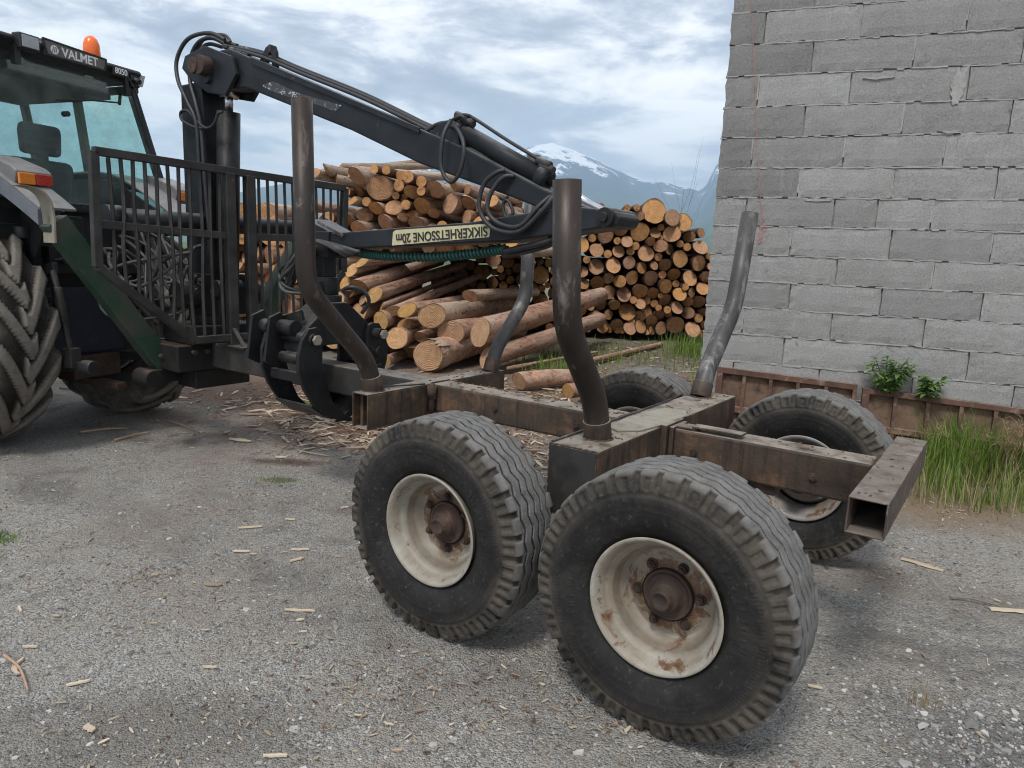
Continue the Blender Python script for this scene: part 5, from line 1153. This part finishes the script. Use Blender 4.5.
g = MB(); rt = random.Random(17); n_ = 26
for i in range(n_):
    a0, a1 = 2 * PI * i / n_, 2 * PI * (i + 1.1) / n_
    if rt.random() < .25: continue
    l0 = rt.uniform(-.10, .02); fl = rt.uniform(1.02, 1.14); b_ = rt.uniform(.06, .2)
    g.add([(1.0 * math.cos(a0) * 1.03, math.sin(a0) * 1.0, b_), (math.cos(a1) * 1.03, math.sin(a1) * 1.0, b_ * .9), (fl * math.cos((a0 + a1) / 2), fl * math.sin((a0 + a1) / 2), l0), (1.05 * math.cos(a0), 1.02 * math.sin(a0), .02)], [(0, 1, 2, 3)])
o = g.build('torn_bark', M['barkpale'], tl, local=True)
# filling logs inside the heap that carry the upper layers
for (x, y, Y) in [(412, 352, 9.7), (446, 350, 9.9), (470, 348, 10.0), (416, 328, 10.0), (455, 326, 10.1), (400, 320, 10.1), (350, 325, 9.9), (360, 345, 9.8), (365, 355, 9.5), (335, 340, 9.8), (340, 318, 9.9)]:
    p = atY(x, y, Y); near_log(p, p + np.array([.75, 2.6, .02]), .12, 'shaded log inside the near heap, seen only between the outer logs', GRP)
for p1_, p2_, r, lab in [((508, 368.5), (597, 352), .028, 'thin peeled pole lying from the short fat log towards the grass'), ((590, 361), (662, 344), .045, 'thin bark covered pole lying on the grass behind the far front tyre')]:
    a, b2 = atG(*p1_, .07), atG(*p2_, .05); near_log(a, b2, r, lab, 'thin poles on the ground', name='pole')
# ------- stacked log faces, packed by growing circles
def relax(inside, x0, x1, z0, z1, radii, rn, fixed, steps=420):
    P = [[f[0], f[1]] for f in fixed]; Rr = [f[2] for f in fixed]; nf = len(P)
    for r in sorted(radii, reverse=True):
        for _ in range(400):
            x, z = rn.uniform(x0, x1), rn.uniform(z0, z1)
            if inside(x, z, r): break
        P.append([x, z]); Rr.append(r)
    P = np.array(P); Rr = np.array(Rr); n = len(P)
    for it in range(steps):
        d = P[:, None] - P[None]; L_ = np.linalg.norm(d, axis=2) + 1e-6; ov = (Rr[:, None] + Rr[None]) - L_; np.fill_diagonal(ov, 0); ov = np.clip(ov, 0, None)
        mv = (d / L_[..., None] * (ov * (Rr[None] ** 2 / (Rr[:, None] ** 2 + Rr[None] ** 2)))[..., None]).sum(1) * .55
        mv[:, 1] -= .0004; mv[:nf] = 0
        P = P + mv
        for i in range(nf, n):
            x, z = P[i]; r = Rr[i]; x = min(max(x, x0 + r), x1 - r); z = max(z, z0 + r)
            zt = zcap(x) - r
            if z > zt: z = max(z0 + r, zt)
            zl = zlow(x) + r
            if z < zl: z = zl
            P[i] = (x, z)
    d = P[:, None] - P[None]; L_ = np.linalg.norm(d, axis=2) + 9 * np.eye(n); gap = (L_ - Rr[None]).min(1)
    Rr = np.minimum(np.maximum(Rr * .88, gap), Rr * 1.1); 
    return [(float(a), float(b), float(r)) for (a, b), r in zip(P, Rr)]
def place_word(x, x0, x1, z, z0, z1, words):
    h = ['lowest row', 'second row up', 'third row up', 'fourth row up', 'fifth row up', 'sixth row up', 'seventh row up', 'eighth row up', 'topmost rows'][min(8, int(9 * (z - z0) / (z1 - z0)))]
    return h, words[min(len(words) - 1, int(len(words) * (x - x0) / (x1 - x0)))]
# right-hand stack, end on, 13.8 m away
YB = 13.8
topB = [(430, 200), (470, 190), (505, 188), (540, 187), (565, 184), (590, 186), (612, 200), (632, 205), (655, 199), (676, 210), (700, 224), (712, 240), (722, 262)]
tb_ = [atY(*p, YB) for p in topB]; tbx = [p[0] for p in tb_]; tbz = [p[2] for p in tb_]
x0, x1 = tbx[0], tbx[-1] + .15
zcap = lambda x: float(np.interp(x, tbx, tbz)); zlow = lambda x: .09
insB = lambda x, z, r: z < zcap(x) - r
fx = [(654, 212, 15.5), (683, 222, 11), (632, 218, 8), (617, 213, 7), (640, 232, 11), (606, 236, 9), (671, 234, 10), (646, 254, 10), (680, 259, 10.5), (613, 266, 9.5), (598, 283, 9), (665, 286, 9), (679, 294, 8), (628, 312, 11), (647, 312, 8.5), (595, 318, 9), (675, 325, 11), (617, 325, 8), (640, 326, 8), (660, 316, 7.5), (700, 247, 9), (688, 313, 8), (560, 320, 9), (540, 300, 9)]
fixed = []
for x, y, d in fx: p = atY(x, y, YB); fixed.append((p[0], p[2], d * .92 * YB / F_PX))
rB = random.Random(21); radii = [rB.choice([.07, .08, .09, .10, .11, .12, .135, .15, .17, .075, .085]) * rB.uniform(.9, 1.1) for _ in range(250)]
CB = relax(insB, x0, x1, .09, 2.9, radii, rB, fixed)
cutB = sorted([c[2] for c in CB], reverse=True)[min(len(CB) - 1, 168)]
specB = {0: 'largest pale log end on the very top of the stack beside the block wall', 1: 'single log end resting on the right top shoulder of the stack beside the wall'}
for i, (x, z, r) in enumerate(CB):
    y = YB + lrn.uniform(-.12, .12); dirx = lrn.uniform(-.04, .10)
    h, wd_ = place_word(x, x0, x1, z, .09, 2.6, ['left of the hanging stick', 'behind the boom tip', 'behind the near rear stake', 'just right of that stake', 'midway to the wall', 'near the wall corner', 'touching the wall corner'])
    lab = specB.get(i) or ('%s log end, %s, far stack, %s' % ('thick' if r > .13 else 'middling' if r > .085 else 'thin', h, wd_))
    pile_log((x, y, z), (x + dirx * 4.2, y + 4.2, z + lrn.uniform(-.04, .04)), r, J_dark, lab, 'log ends of the stack beside the block wall', r >= cutB)
# the dark earth and shadowed bearers beneath and behind
# left-hand stack, 10.3 m away, log bodies visible on top
YA = 10.3
topA = [(215, 196), (250, 188), (290, 178), (316, 166), (345, 163), (372, 163), (400, 168), (425, 176), (450, 184), (480, 196), (500, 205), (515, 225), (530, 250)]
ta_ = [atY(*p, YA) for p in topA]; tax = [p[0] for p in ta_]; taz = [p[2] for p in ta_]
zcap = lambda x: float(np.interp(x, tax, taz)); xe = atY(345, 250, YA)[0]; ze = atY(400, 253, YA)[2]
zlow = lambda x: .09 if x < xe else ze
insA = lambda x, z, r: zlow(x) + r < z < zcap(x) - r
fx = [(378, 187, 27), (393, 207, 17), (362, 214, 16), (359, 229, 18), (375, 208, 12), (385, 223, 15), (335, 180, 11), (328, 170, 10), (316, 175, 10), (355, 190, 10), (352, 201, 9), (404, 217, 10), (412, 213, 9), (417, 223, 13), (432, 212, 11), (450, 203, 22), (467, 217, 15), (454, 186, 10), (467, 190, 9), (479, 207, 10), (492, 201, 12)]
fixed = []
for x, y, d in fx: p = atY(x, y, YA); fixed.append((p[0], p[2], d / 2 * YA / F_PX))
rA = random.Random(8); radii = [rA.choice([.07, .08, .09, .10, .12, .14]) * rA.uniform(.9, 1.08) for _ in range(118)]
CA = relax(insA, tax[0], tax[-1], .09, 2.9, radii, rA, fixed)
cutA = sorted([c[2] for c in CA[21:]], reverse=True)[min(len(CA) - 22, 66)]
specA = ['thickest log of the left stack, its broad round end near the top', 'round log right below the thickest log of the left stack', 'log end lower left of the thickest log', 'log end just above the stick at the left of the stack', 'small oval log under the thickest log', 'log end between the stick and the thickest log',
         'small log at the top left of the stack above the gate corner', 'topmost small log at the left corner of the stack', 'leftmost of the three small log ends on the stack top']
for i, (x, z, r) in enumerate(CA):
    y = YA + lrn.uniform(-.2, .25); 
    dv = np.array([.16 + lrn.uniform(-.1, .14), 1, .01 + lrn.uniform(-.02, .02)])
    if i == 0: dv = np.array([.12, 1, -.015])
    if i in (6, 7, 8): dv = np.array([.30, 1, .015])
    dv = dv / np.linalg.norm(dv) * 3.9
    h, wd_ = place_word(x, tax[0], tax[-1], z, .09, 2.6, ['behind the left gate half', 'behind the gate middle', 'behind the right gate edge', 'above the stick end', 'above the sticker', 'right of the hoses'])
    lab = specA[i] if i < len(specA) else '%s log end, %s, left stack, %s' % ('thick' if r > .125 else 'thin', h, wd_)
    pile_log((x, y, z), np.array([x, y, z]) + dv, r, J_pale if (i in (0, 6, 7, 8) or lrn.random() < .35) else J_mid, lab, 'logs of the left stack behind the gate', i < 21 or r >= cutA)
for (a, b2, d) in [((425, 196), (385, 175), 9), ((300, 176), (420, 162), 9), ((340, 168), (440, 166), 10), ((350, 172), (452, 177), 12), ((395, 190), (470, 186), 11), ((410, 213), (500, 190), 10), ((430, 205), (520, 190), 10)]:
    p = atY(*a, YA + .4); q = far_on_ray(p, b2[0], b2[1], 3.8)
    if b2[0] < a[0]: continue
    pile_log(p, q, d / 2 * 10.7 / F_PX, J_pale, 'pale barked log on top of the left stack, ' + {425: 'under the boom', 300: 'beside the tall stake', 340: 'nearest the sky', 350: 'behind the thickest end', 395: 'right of the thickest end', 410: 'just above the stick', 430: 'behind the boom hoses'}[a[0]], 'logs of the left stack behind the gate')
for (p, q, r) in REST_IN:
    p = np.array(p); q = np.array(q); d = (q - p) / np.linalg.norm(q - p); n0 = len(REST.v)
    REST.tube([p, q], r * .97, 14, caps=False)
    REST.cyl(p - d * .001, p + d * .002, r * .975, 14); REST.mi[-16:] = [1] * 16
ro = REST.build('thin_logs', [M['barkdark'], M['cutfar']]); tag(ro, 'thin log ends filling the gaps between the thicker logs of both stacks', 'logs', kind='stuff')
print('LOGS', LOGCOUNT, len(CB), len(CA))

# ================================================================== VEGETATION AND LITTER
def leafmat(name, c1, c2, tr=.3):
    m, nt, b = newmat(name); k = NB(nt); at = k.n('ShaderNodeAttribute'); at.attribute_name = 'tone'
    c = k.mix(at.outputs['Fac'], c1, c2); k.l(c, b.inputs['Base Color']); b.inputs['Roughness'].default_value = .55
    tl = k.n('ShaderNodeBsdfTranslucent'); k.l(c, tl.inputs[0]); mxs = k.n('ShaderNodeMixShader'); mxs.inputs[0].default_value = tr
    k.l(b.outputs[0], mxs.inputs[1]); k.l(tl.outputs[0], mxs.inputs[2]); k.l(mxs.outputs[0], nt.nodes['Material Output'].inputs['Surface']); return m
M['grass'] = leafmat('grass_blades', (.07, .14, .02), (.28, .40, .07)); M['drygrass'] = leafmat('dry_grass', (.26, .20, .10), (.48, .40, .24), .2); M['leaf'] = leafmat('nettle_leaves', (.07, .15, .03), (.20, .34, .08))
def grass_field(name, pts, mat, label, cat='grass', seed=1, wmax=.006):
    rn = random.Random(seed); V = []; Fq = []; tn = []
    for (x, y, h, z0) in pts:
        a = rn.uniform(0, 2 * PI); lean = rn.uniform(.05, .6) * h; w = rn.uniform(.4, 1) * wmax; dx, dy = math.cos(a), math.sin(a); wx, wy = -dy * w, dx * w
        b = len(V); tv = rn.random()
        for i in range(4):
            t = i / 3; cx_, cy_, cz_ = x + dx * lean * t * t, y + dy * lean * t * t, z0 + h * (t - .18 * t * t * (lean / h))
            ww = 1 - t * .9
            V += [(cx_ - wx * ww, cy_ - wy * ww, cz_), (cx_ + wx * ww, cy_ + wy * ww, cz_)]; tn += [tv, tv]
        for i in range(3): Fq.append((b + i * 2, b + i * 2 + 1, b + i * 2 + 3, b + i * 2 + 2))
    g = MB(); g.add(V, Fq, smooth=True); o = g.build(name, M[mat]); at = o.data.attributes.new('tone', 'FLOAT', 'POINT'); at.data.foreach_set('value', tn)
    tag(o, label, cat, kind='stuff'); return o
rn = random.Random(3)
def along_wall(t, off): p = WO + wd * t - wn * off; return p[0], p[1]
pts = []
for _ in range(3400):
    t = rn.triangular(1.45, 3.3, 1.95); off = abs(rn.gauss(0, .28)) + .14; x, y = along_wall(t, off)
    dens = noise.noise(Vector((x * 3, y * 3, 1))); 
    if dens < -.12: continue
    pts.append((x, y, rn.uniform(.18, .66) * (1 if t < 2.5 else .6) * max(.35, 1 - (off - .1) * .9), 0))
grass_field('grass', pts, 'grass', 'tall green grass growing against the foot of the block wall', seed=4, wmax=.0065)
pts = []
for _ in range(2000):
    t = rn.uniform(.9, 4.1); off = rn.uniform(.1, 1.0); x, y = along_wall(t, off); pts.append((x, y, rn.uniform(.04, .30), 0))
grass_field('dry_grass', pts, 'drygrass', 'dry straw coloured grass mixed into the green tuft by the wall', seed=5, wmax=.004)
pts = []
for cx_, cy_, sx_, sy_, n_, h_ in [(3.2, 12.0, .30, .4, 700, .40), (1.5, 11.0, .6, .4, 280, .20), (.6, 9.7, .3, .3, 350, .25), (2.2, 12.6, 1.2, .7, 220, .15), (1.9, 9.5, .9, .5, 120, .12), (3.3, 9.5, .6, 1.2, 500, .3)]:
    for _ in range(n_):
        pts.append((rn.gauss(cx_, sx_), rn.gauss(cy_, sy_), rn.uniform(.4, 1) * h_, 0))
grass_field('grass', pts, 'grass', 'short green grass between the near logs and the end-on stack', seed=6, wmax=.008)
pts = [(rn.gauss(-2.72, .11), rn.gauss(3.37, .06), rn.uniform(.008, .03), 0) for _ in range(900)] + [(rn.gauss(-1.95, .16), rn.gauss(6.75, .07), rn.uniform(.01, .045), 0) for _ in range(700)] + [(rn.gauss(-1.52, .08), rn.gauss(4.48, .03), rn.uniform(.006, .02), 0) for _ in range(150)] + [(rn.gauss(-4.6, .5), rn.gauss(9.3, .3), rn.uniform(.03, .12), 0) for _ in range(700)]
grass_field('moss', pts, 'grass', 'small green moss and weed patches in the gravel', cat='moss', seed=7, wmax=.004)
def plant(px, py, hgt, wid, n_st, label, seed):
    rn = random.Random(seed); t_, z_ = atW(px, py); t0_ = t_; base = WO + wd * t0_ - wn * .055; zb_ = z_
    root = empty('nettle_plant', (base[0], base[1], zb_), -WY); tag(root, label, 'plant', 'leafy weeds on the wall foot')
    st = MB(); lv = MB(); tn = []
    for i in range(n_st):
        a = rn.uniform(-1, 1); tipx = a * wid; h = hgt * rn.uniform(.6, 1); P = smoothpath([(a * .03, 0, -.05), (tipx * .5, rn.uniform(-.06, .02), h * .5), (tipx, rn.uniform(-.12, .02), h)], 5); st.tube(P, .0028, 5)
        for j in range(2, len(P)):
            for s_ in (-1, 1):
                l = rn.uniform(.05, .10) * (1.15 - j / len(P) * .5); az = rn.uniform(0, 2 * PI); d = np.array([math.cos(az), math.sin(az) * .8 - .2, rn.uniform(-.35, .4)]); d /= np.linalg.norm(d); n_ = np.cross(d, [rn.uniform(-.4, .4), rn.uniform(-.4, .4), 1]); n_ /= np.linalg.norm(n_); p = P[j]
                lv.add([p, p + d * l * .4 + n_ * l * .2, p + d * l - np.array([0, 0, l * .25]), p + d * l * .4 - n_ * l * .2, p + d * l * .45 - np.array([0, 0, .006])], [(0, 1, 4), (1, 2, 4), (2, 3, 4), (3, 0, 4)]); tn += [rn.random()] * 5
    st.build('stem', M['leaf'], root, local=True).data.attributes.new('tone', 'FLOAT', 'POINT'); o = lv.build('leaves', M['leaf'], root, local=True); at = o.data.attributes.new('tone', 'FLOAT', 'POINT'); at.data.foreach_set('value', tn)
plant(886, 388, .27, .17, 14, 'larger leafy green weed growing between the wall and the formwork', 1)
plant(927, 392, .16, .09, 8, 'smaller leafy green weed right of the larger one at the wall foot', 2)
# dry pinkish seed stalks right
root = empty('dry_weed', tuple(WO + wd * atW(985, 470)[0] - wn * .22), -WY); tag(root, 'dry pinkish seed stalks leaning in front of the rusty formwork at the right edge', 'weed')
g = MB(); rn = random.Random(6)
for i in range(26):
    a = rn.uniform(-.35, .35); h = rn.uniform(.25, .55); P = smoothpath([(a * .4, rn.uniform(-.05, .05), 0), (a * .7, rn.uniform(-.08, .05), h * .6), (a + rn.uniform(-.12, .12), rn.uniform(-.12, .05), h)], 4); g.tube(P, .0022, 4)
    for j in range(5, len(P)):
        for _ in range(2): q = P[j] + np.array([rn.uniform(-.05, .05), rn.uniform(-.03, .03), rn.uniform(0, .04)]); g.tube([P[j], q], .0016, 3)
M['seed'] = pm('dry_stalk', (.34, .20, .13), (.48, .32, .22), 30, rough=.8, bump=0); g.build('stalks', M['seed'], root, local=True)
# leafless twig rising behind the stack, beside the wall
root = empty('bare_sapling', (3.9, 17.6, 0), 0); tag(root, 'thin leafless sapling reaching up beside the block wall behind the stack', 'sapling')
g = MB(); rn = random.Random(12)
def twig(p, d, l, r, dep):
    P = [np.array(p)]; dd = np.array(d, float)
    for _ in range(6): dd = dd + np.array([rn.uniform(-.1, .1), rn.uniform(-.1, .1), rn.uniform(-.02, .08)]); dd /= np.linalg.norm(dd); P.append(P[-1] + dd * l / 6)
    g.tube(P, list(np.linspace(r, r * .4, 7)), 5)
    if dep:
        for j in (2, 3, 4, 5): twig(P[j], dd + np.array([rn.uniform(-.7, .7), rn.uniform(-.5, .5), rn.uniform(0, .5)]), l * .45, r * .45, dep - 1)
twig((0, 0, 0), (.10, 0, 1), 3.3, .010, 1); twig((-.35, .2, 0), (.22, 0, 1), 3.6, .008, 1)
M['twig'] = pm('grey_twig', (.16, .14, .12), (.24, .21, .18), 20, rough=.8, bump=0); g.build('branches', M['twig'], root, local=True)
# gravel stones: uncountable
def stones(n, seed):
    rs = np.random.RandomState(seed)
    base = np.array([(1, 0, 0), (-1, 0, 0), (0, 1, 0), (0, -1, 0), (0, 0, .7), (0, 0, -.7)], float)
    cube = np.array([(x, y, z) for x in (-1, 1) for y in (-1, 1) for z in (-1, 1)], float) * .62
    pts = np.vstack([base, cube])            # 14-vertex rough pebble (rhombic dodecahedron)
    faces = []
    axes = [(0, [(1, 1, 1), (1, 1, -1), (1, -1, -1), (1, -1, 1)])]
    idx = {tuple(np.sign(c).astype(int)): 6 + i for i, c in enumerate(cube)}
    axv = {(1, 0, 0): 0, (-1, 0, 0): 1, (0, 1, 0): 2, (0, -1, 0): 3, (0, 0, 1): 4, (0, 0, -1): 5}
    for (a, ia) in axv.items():
        k_ = [i for i in range(3) if a[i]][0]; s_ = a[k_]; o1, o2 = [i for i in range(3) if i != k_]
        ring = []
        for (p, q) in ((1, 1), (-1, 1), (-1, -1), (1, -1)):
            c = [0, 0, 0]; c[k_] = s_; c[o1] = p; c[o2] = q; ring.append(idx[tuple(c)])
        for i in range(4):
            f = (ia, ring[i], ring[(i + 1) % 4])
            A_, B_, C_ = pts[f[0]], pts[f[1]], pts[f[2]]
            if np.cross(B_ - A_, C_ - A_) @ (A_ + B_ + C_) < 0: f = (f[0], f[2], f[1])
            faces.append(f)
    faces = np.array(faces)
    # depth density follows the camera-side yard
    y = 1.1 + (rs.rand(n) ** 1.7) * 6.2; x = (rs.rand(n) * 2 - 1) * (y * .80 + .4)
    r = .0022 + .0042 * rs.rand(n) ** 2.2 + .009 * (rs.rand(n) < .03) * rs.rand(n); 
    clus = rs.rand(n) < .07; x[clus] = 1.65 + rs.randn(clus.sum()) * .28; y[clus] = 2.05 + rs.randn(clus.sum()) * .25; r[clus] *= 1.5
    sc_ = np.stack([r * rs.uniform(.7, 1.4, n), r * rs.uniform(.7, 1.4, n), r * rs.uniform(.45, .9, n)], 1)
    V = pts[None] * (1 + .25 * rs.randn(n, 14, 1)) * sc_[:, None]
    a = rs.rand(n) * 6.28; ca, sa = np.cos(a)[:, None], np.sin(a)[:, None]
    X = V[..., 0] * ca - V[..., 1] * sa; Y = V[..., 0] * sa + V[..., 1] * ca; V = np.stack([X, Y, V[..., 2]], -1)
    z = np.array([gz(float(p), float(q)) for p, q in zip(x, y)])
    V = V + np.stack([x, y, z + sc_[:, 2] * .25], -1)[:, None]
    Fq = faces[None] + (np.arange(n) * 14)[:, None, None]
    me = bpy.data.meshes.new('gravel'); me.from_pydata(V.reshape(-1, 3).tolist(), [], Fq.reshape(-1, 3).tolist()); me.update()
    at = me.attributes.new('tone', 'FLOAT', 'POINT'); at.data.foreach_set('value', np.repeat(rs.rand(n), 14))
    m, nt, b = newmat('gravel_stone'); k = NB(nt); A = k.n('ShaderNodeAttribute'); A.attribute_name = 'tone'
    rp_ = k.n('ShaderNodeValToRGB'); el = rp_.color_ramp.elements; el[0].color = (.10, .098, .094, 1); el[1].color = (.52, .505, .48, 1); e = el.new(.35); e.color = (.20, .195, .185, 1); e = el.new(.75); e.color = (.31, .30, .285, 1)
    k.l(A.outputs['Fac'], rp_.inputs[0]); k.l(rp_.outputs[0], b.inputs['Base Color']); b.inputs['Roughness'].default_value = .85
    me.materials.append(m); o = bpy.data.objects.new('gravel', me); col.objects.link(o); tag(o, 'loose grey gravel covering the yard around the trailer', 'gravel', kind='stuff')
stones(26000, 2)
# wood litter: bark crumbs and splinters
M['chip'] = leafmat('split_wood_chips', (.26, .18, .115), (.60, .50, .37), 0); M['barkchip'] = leafmat('bark_crumbs', (.06, .035, .022), (.26, .14, .08), 0)
def slivers(name, n, seed, mat, label, where, lmin, lmax):
    rn = random.Random(seed); g = MB(); tn = []
    for _ in range(n):
        x, y = where(rn); l = lmin + (lmax - lmin) * rn.random() ** 2.2; w = l * rn.uniform(.06, .22) + .002; a = rn.uniform(0, PI); z = gz(x, y) + .003 + rn.uniform(0, .006); h = rn.uniform(.001, .005)
        d = np.array([math.cos(a), math.sin(a), rn.uniform(-.12, .12)]); s_ = np.array([-math.sin(a), math.cos(a), rn.uniform(-.4, .4)]) * w / 2; c = np.array([x, y, z + l * .04])
        e0, e1 = c - d * l / 2, c + d * l / 2; up = np.array([0, 0, h])
        g.add([e0 - s_ * .5, e0 + s_ * .4, c + s_ * 1.1, e1 + s_ * .4, e1 - s_ * .6, c - s_ * 1.0] + [v + up for v in (e0 - s_ * .5, e0 + s_ * .4, c + s_ * 1.1, e1 + s_ * .4, e1 - s_ * .6, c - s_ * 1.0)],
              [(6, 7, 8, 11), (8, 9, 10, 11), (0, 1, 7, 6), (1, 2, 8, 7), (2, 3, 9, 8), (3, 4, 10, 9), (4, 5, 11, 10), (5, 0, 6, 11)]); tn += [rn.random()] * 12
    o = g.build(name, M[mat]); at = o.data.attributes.new('tone', 'FLOAT', 'POINT'); at.data.foreach_set('value', tn); tag(o, label, 'wood litter', kind='stuff')
def wh_heap(rn):
    c = rn.choice([(-.95, 6.1, .5, .35), (-.3, 6.4, .6, .5), (.3, 7.0, .8, .6), (-1.4, 6.8, .5, .4), (-2.2, 7.0, .7, .4), (-1.5, 6.1, .5, .35), (.2, 5.2, .35, .5), (1.0, 8.0, .8, .6), (-.1, 7.9, 1.0, .5), (-.8, 5.5, .5, .3), (1.2, 9.8, 1.1, 1.0), (2.2, 11.5, .9, 1.0)]); return rn.gauss(c[0], c[2]), rn.gauss(c[1], c[3])
def wh_yard(rn):
    for _ in range(60):
        y = 1.3 + rn.random() ** 1.4 * 5.5; x = (rn.random() * 2 - 1) * (y * .78)
        if noise.noise(Vector((x * 1.5, y * 1.5, 4))) + .5 * noise.noise(Vector((x * 4, y * 4, 9))) > rn.uniform(-.15, .45): break
    return x, y
slivers('wood_splinters', 2600, 1, 'chip', 'pale splinters and torn wood scattered around the grapple and logs', wh_heap, .03, .20)
slivers('bark_litter', 5000, 2, 'barkchip', 'reddish bark crumbs littering the ground by the logs', wh_heap, .02, .09)
slivers('straw_litter', 3000, 3, 'chip', 'tiny pale splinters sprinkled over the gravel yard', wh_yard, .005, .036)
slivers('bark_litter', 2000, 4, 'barkchip', 'small brown bark crumbs sprinkled over the gravel yard', wh_yard, .005, .026)
# single chips and sticks one can point to
def chip(px, py, l, w, ang, label, name='wood_chip', curve=0, th=.007, tone=.8, cat='wood chip'):
    p = atG(px, py, 0); n_ = 7; V = []; h = th; rn = random.Random(int(px * 7 + py)); pw = rn.uniform(1, 4); kk = rn.uniform(.15, .7)
    root_z = gz(p[0], p[1]) + .002
    g = MB(); d = np.array([math.cos(ang), math.sin(ang)]); s_ = np.array([-d[1], d[0]])
    for i in range(n_):
        t = i / (n_ - 1) - .5; ww = w / 2 * (1 - (2 * abs(t)) ** pw * kk) * rn.uniform(.62, 1.2); c = d * l * t + s_ * curve * (4 * t * t - .5) * l; zb_ = .002 + rn.uniform(0, .003)
        for (a, b2) in ((-1, 0), (1, 0), (.8, h), (-.7, h * .8)): q = c + s_ * ww * a; V.append((q[0], q[1], zb_ + b2))
    Fq = []
    for i in range(n_ - 1):
        for j in range(4): Fq.append((i * 4 + j, i * 4 + (j + 1) % 4, (i + 1) * 4 + (j + 1) % 4, (i + 1) * 4 + j))
    Fq += [(3, 2, 1, 0), tuple((n_ - 1) * 4 + j for j in range(4))]; g.add(V, Fq)
    o = g.build(name, M['chip']); o.location = (p[0], p[1], root_z); at = o.data.attributes.new('tone', 'FLOAT', 'POINT'); at.data.foreach_set('value', [tone] * len(V)); tag(o, label, cat, 'wood chips on the gravel')
chips = [(922, 565, .20, .032, -.75, 'flat pale wood chip on the gravel right of the rear crossbeam', .0), (1008, 611, .16, .035, -.12, 'pale split piece of wood at the right edge of the gravel', 0), (18, 668, .11, .022, -1.1, 'curled pale wood strip at the lower left edge', .16),
 (90, 729, .045, .026, -.5, 'small squarish wood chip near the bottom left', 0), (250, 528, .12, .018, .35, 'long pale chip left of the front near tyre', 0), (300, 550, .09, .014, .1, 'narrow chip just below the long pale chip', 0), (297, 560, .07, .02, .7, 'short wide chip below the narrow chip', 0),
 (241, 552, .08, .014, .1, 'slim chip left of the short wide chip', 0), (300, 611, .13, .014, 0.0, 'thin straight splinter left of the bottom of the front near tyre', 0), (275, 757, .07, .012, .1, 'thin splinter at the bottom edge of the gravel', 0), (78, 684, .07, .014, .5, 'small splinter above the squarish chip', 0),
 (20, 610, .06, .012, -.8, 'small splinter at the left edge above the curled strip', 0), (290, 520, .06, .010, -.1, 'tiny pale chip above the narrow chip', 0), (155, 575, .03, .02, .2, 'reddish crumb of wood in open gravel', 0), (213, 585, .08, .018, 0, 'dark curl of bark in the open gravel', .1),
 (815, 688, .05, .008, -.4, 'tiny yellow splinter right of the rear near tyre', 0), (326, 423, .12, .035, -.1, 'pale broken board end among the litter beside the grapple', 0), (285, 440, .22, .02, -1.0, 'long torn splinter pointing at the grapple', 0), (300, 444, .20, .018, -1.1, 'second long torn splinter beside the litter heap', 0),
 (30, 648, .05, .010, .1, 'thin pale sliver above the curled strip', 0), (210, 668, .05, .010, 0, 'thin grey sliver in the lower gravel', 0), (345, 508, .05, .012, .6, 'pale sliver touching the left of the front near tyre', 0)]
for c in chips: chip(c[0], c[1], c[2], c[3], c[4], c[5], curve=c[6], tone=.08 if 'dark' in c[5] else (.3 if 'reddish' in c[5] else random.Random(int(c[0])).uniform(.55, .95)))
for (p1_, p2_, r, lab) in [((80, 432), (128, 428), .010, 'pale stick on the ground between tractor wheel and grapple'), ((115, 440), (150, 432), .010, 'second pale stick right of the first near the tractor wheel'), ((165, 420), (200, 433), .009, 'dark thin twig crossing the ground before the gate'), ((950, 597), (1000, 606), .006, 'thin dark twig left of the pale split piece'), ((60, 388), (105, 393), .012, 'dark stick lying behind the tractor wheel'), ((4, 655), (28, 690), .006, 'thin curved twig over the curled strip')]:
    a, b2 = atG(*p1_, .012), atG(*p2_, .012); P = smoothpath([a, (a + b2) / 2 + np.array([0, .02, .004]), b2], 5); c0_ = tuple(a)
    g = MB(); g.tube([p - a for p in P], [r * (1 - .5 * i / len(P)) for i in range(len(P))], 6); dark = 'dark' in lab
    o = g.build('stick', M['twig'] if dark else M['seed']); o.location = a; tag(o, lab, 'stick', 'sticks on the ground')
# bleached dry tuft at the lower right
pts = [(rn.gauss(1.52, .03), rn.gauss(2.30, .02), rn.uniform(.04, .11), 0) for _ in range(24)]
grass_field('dry_tuft', pts, 'drygrass', 'small bleached dry tuft in the coarse stones at the lower right', seed=9, wmax=.003)
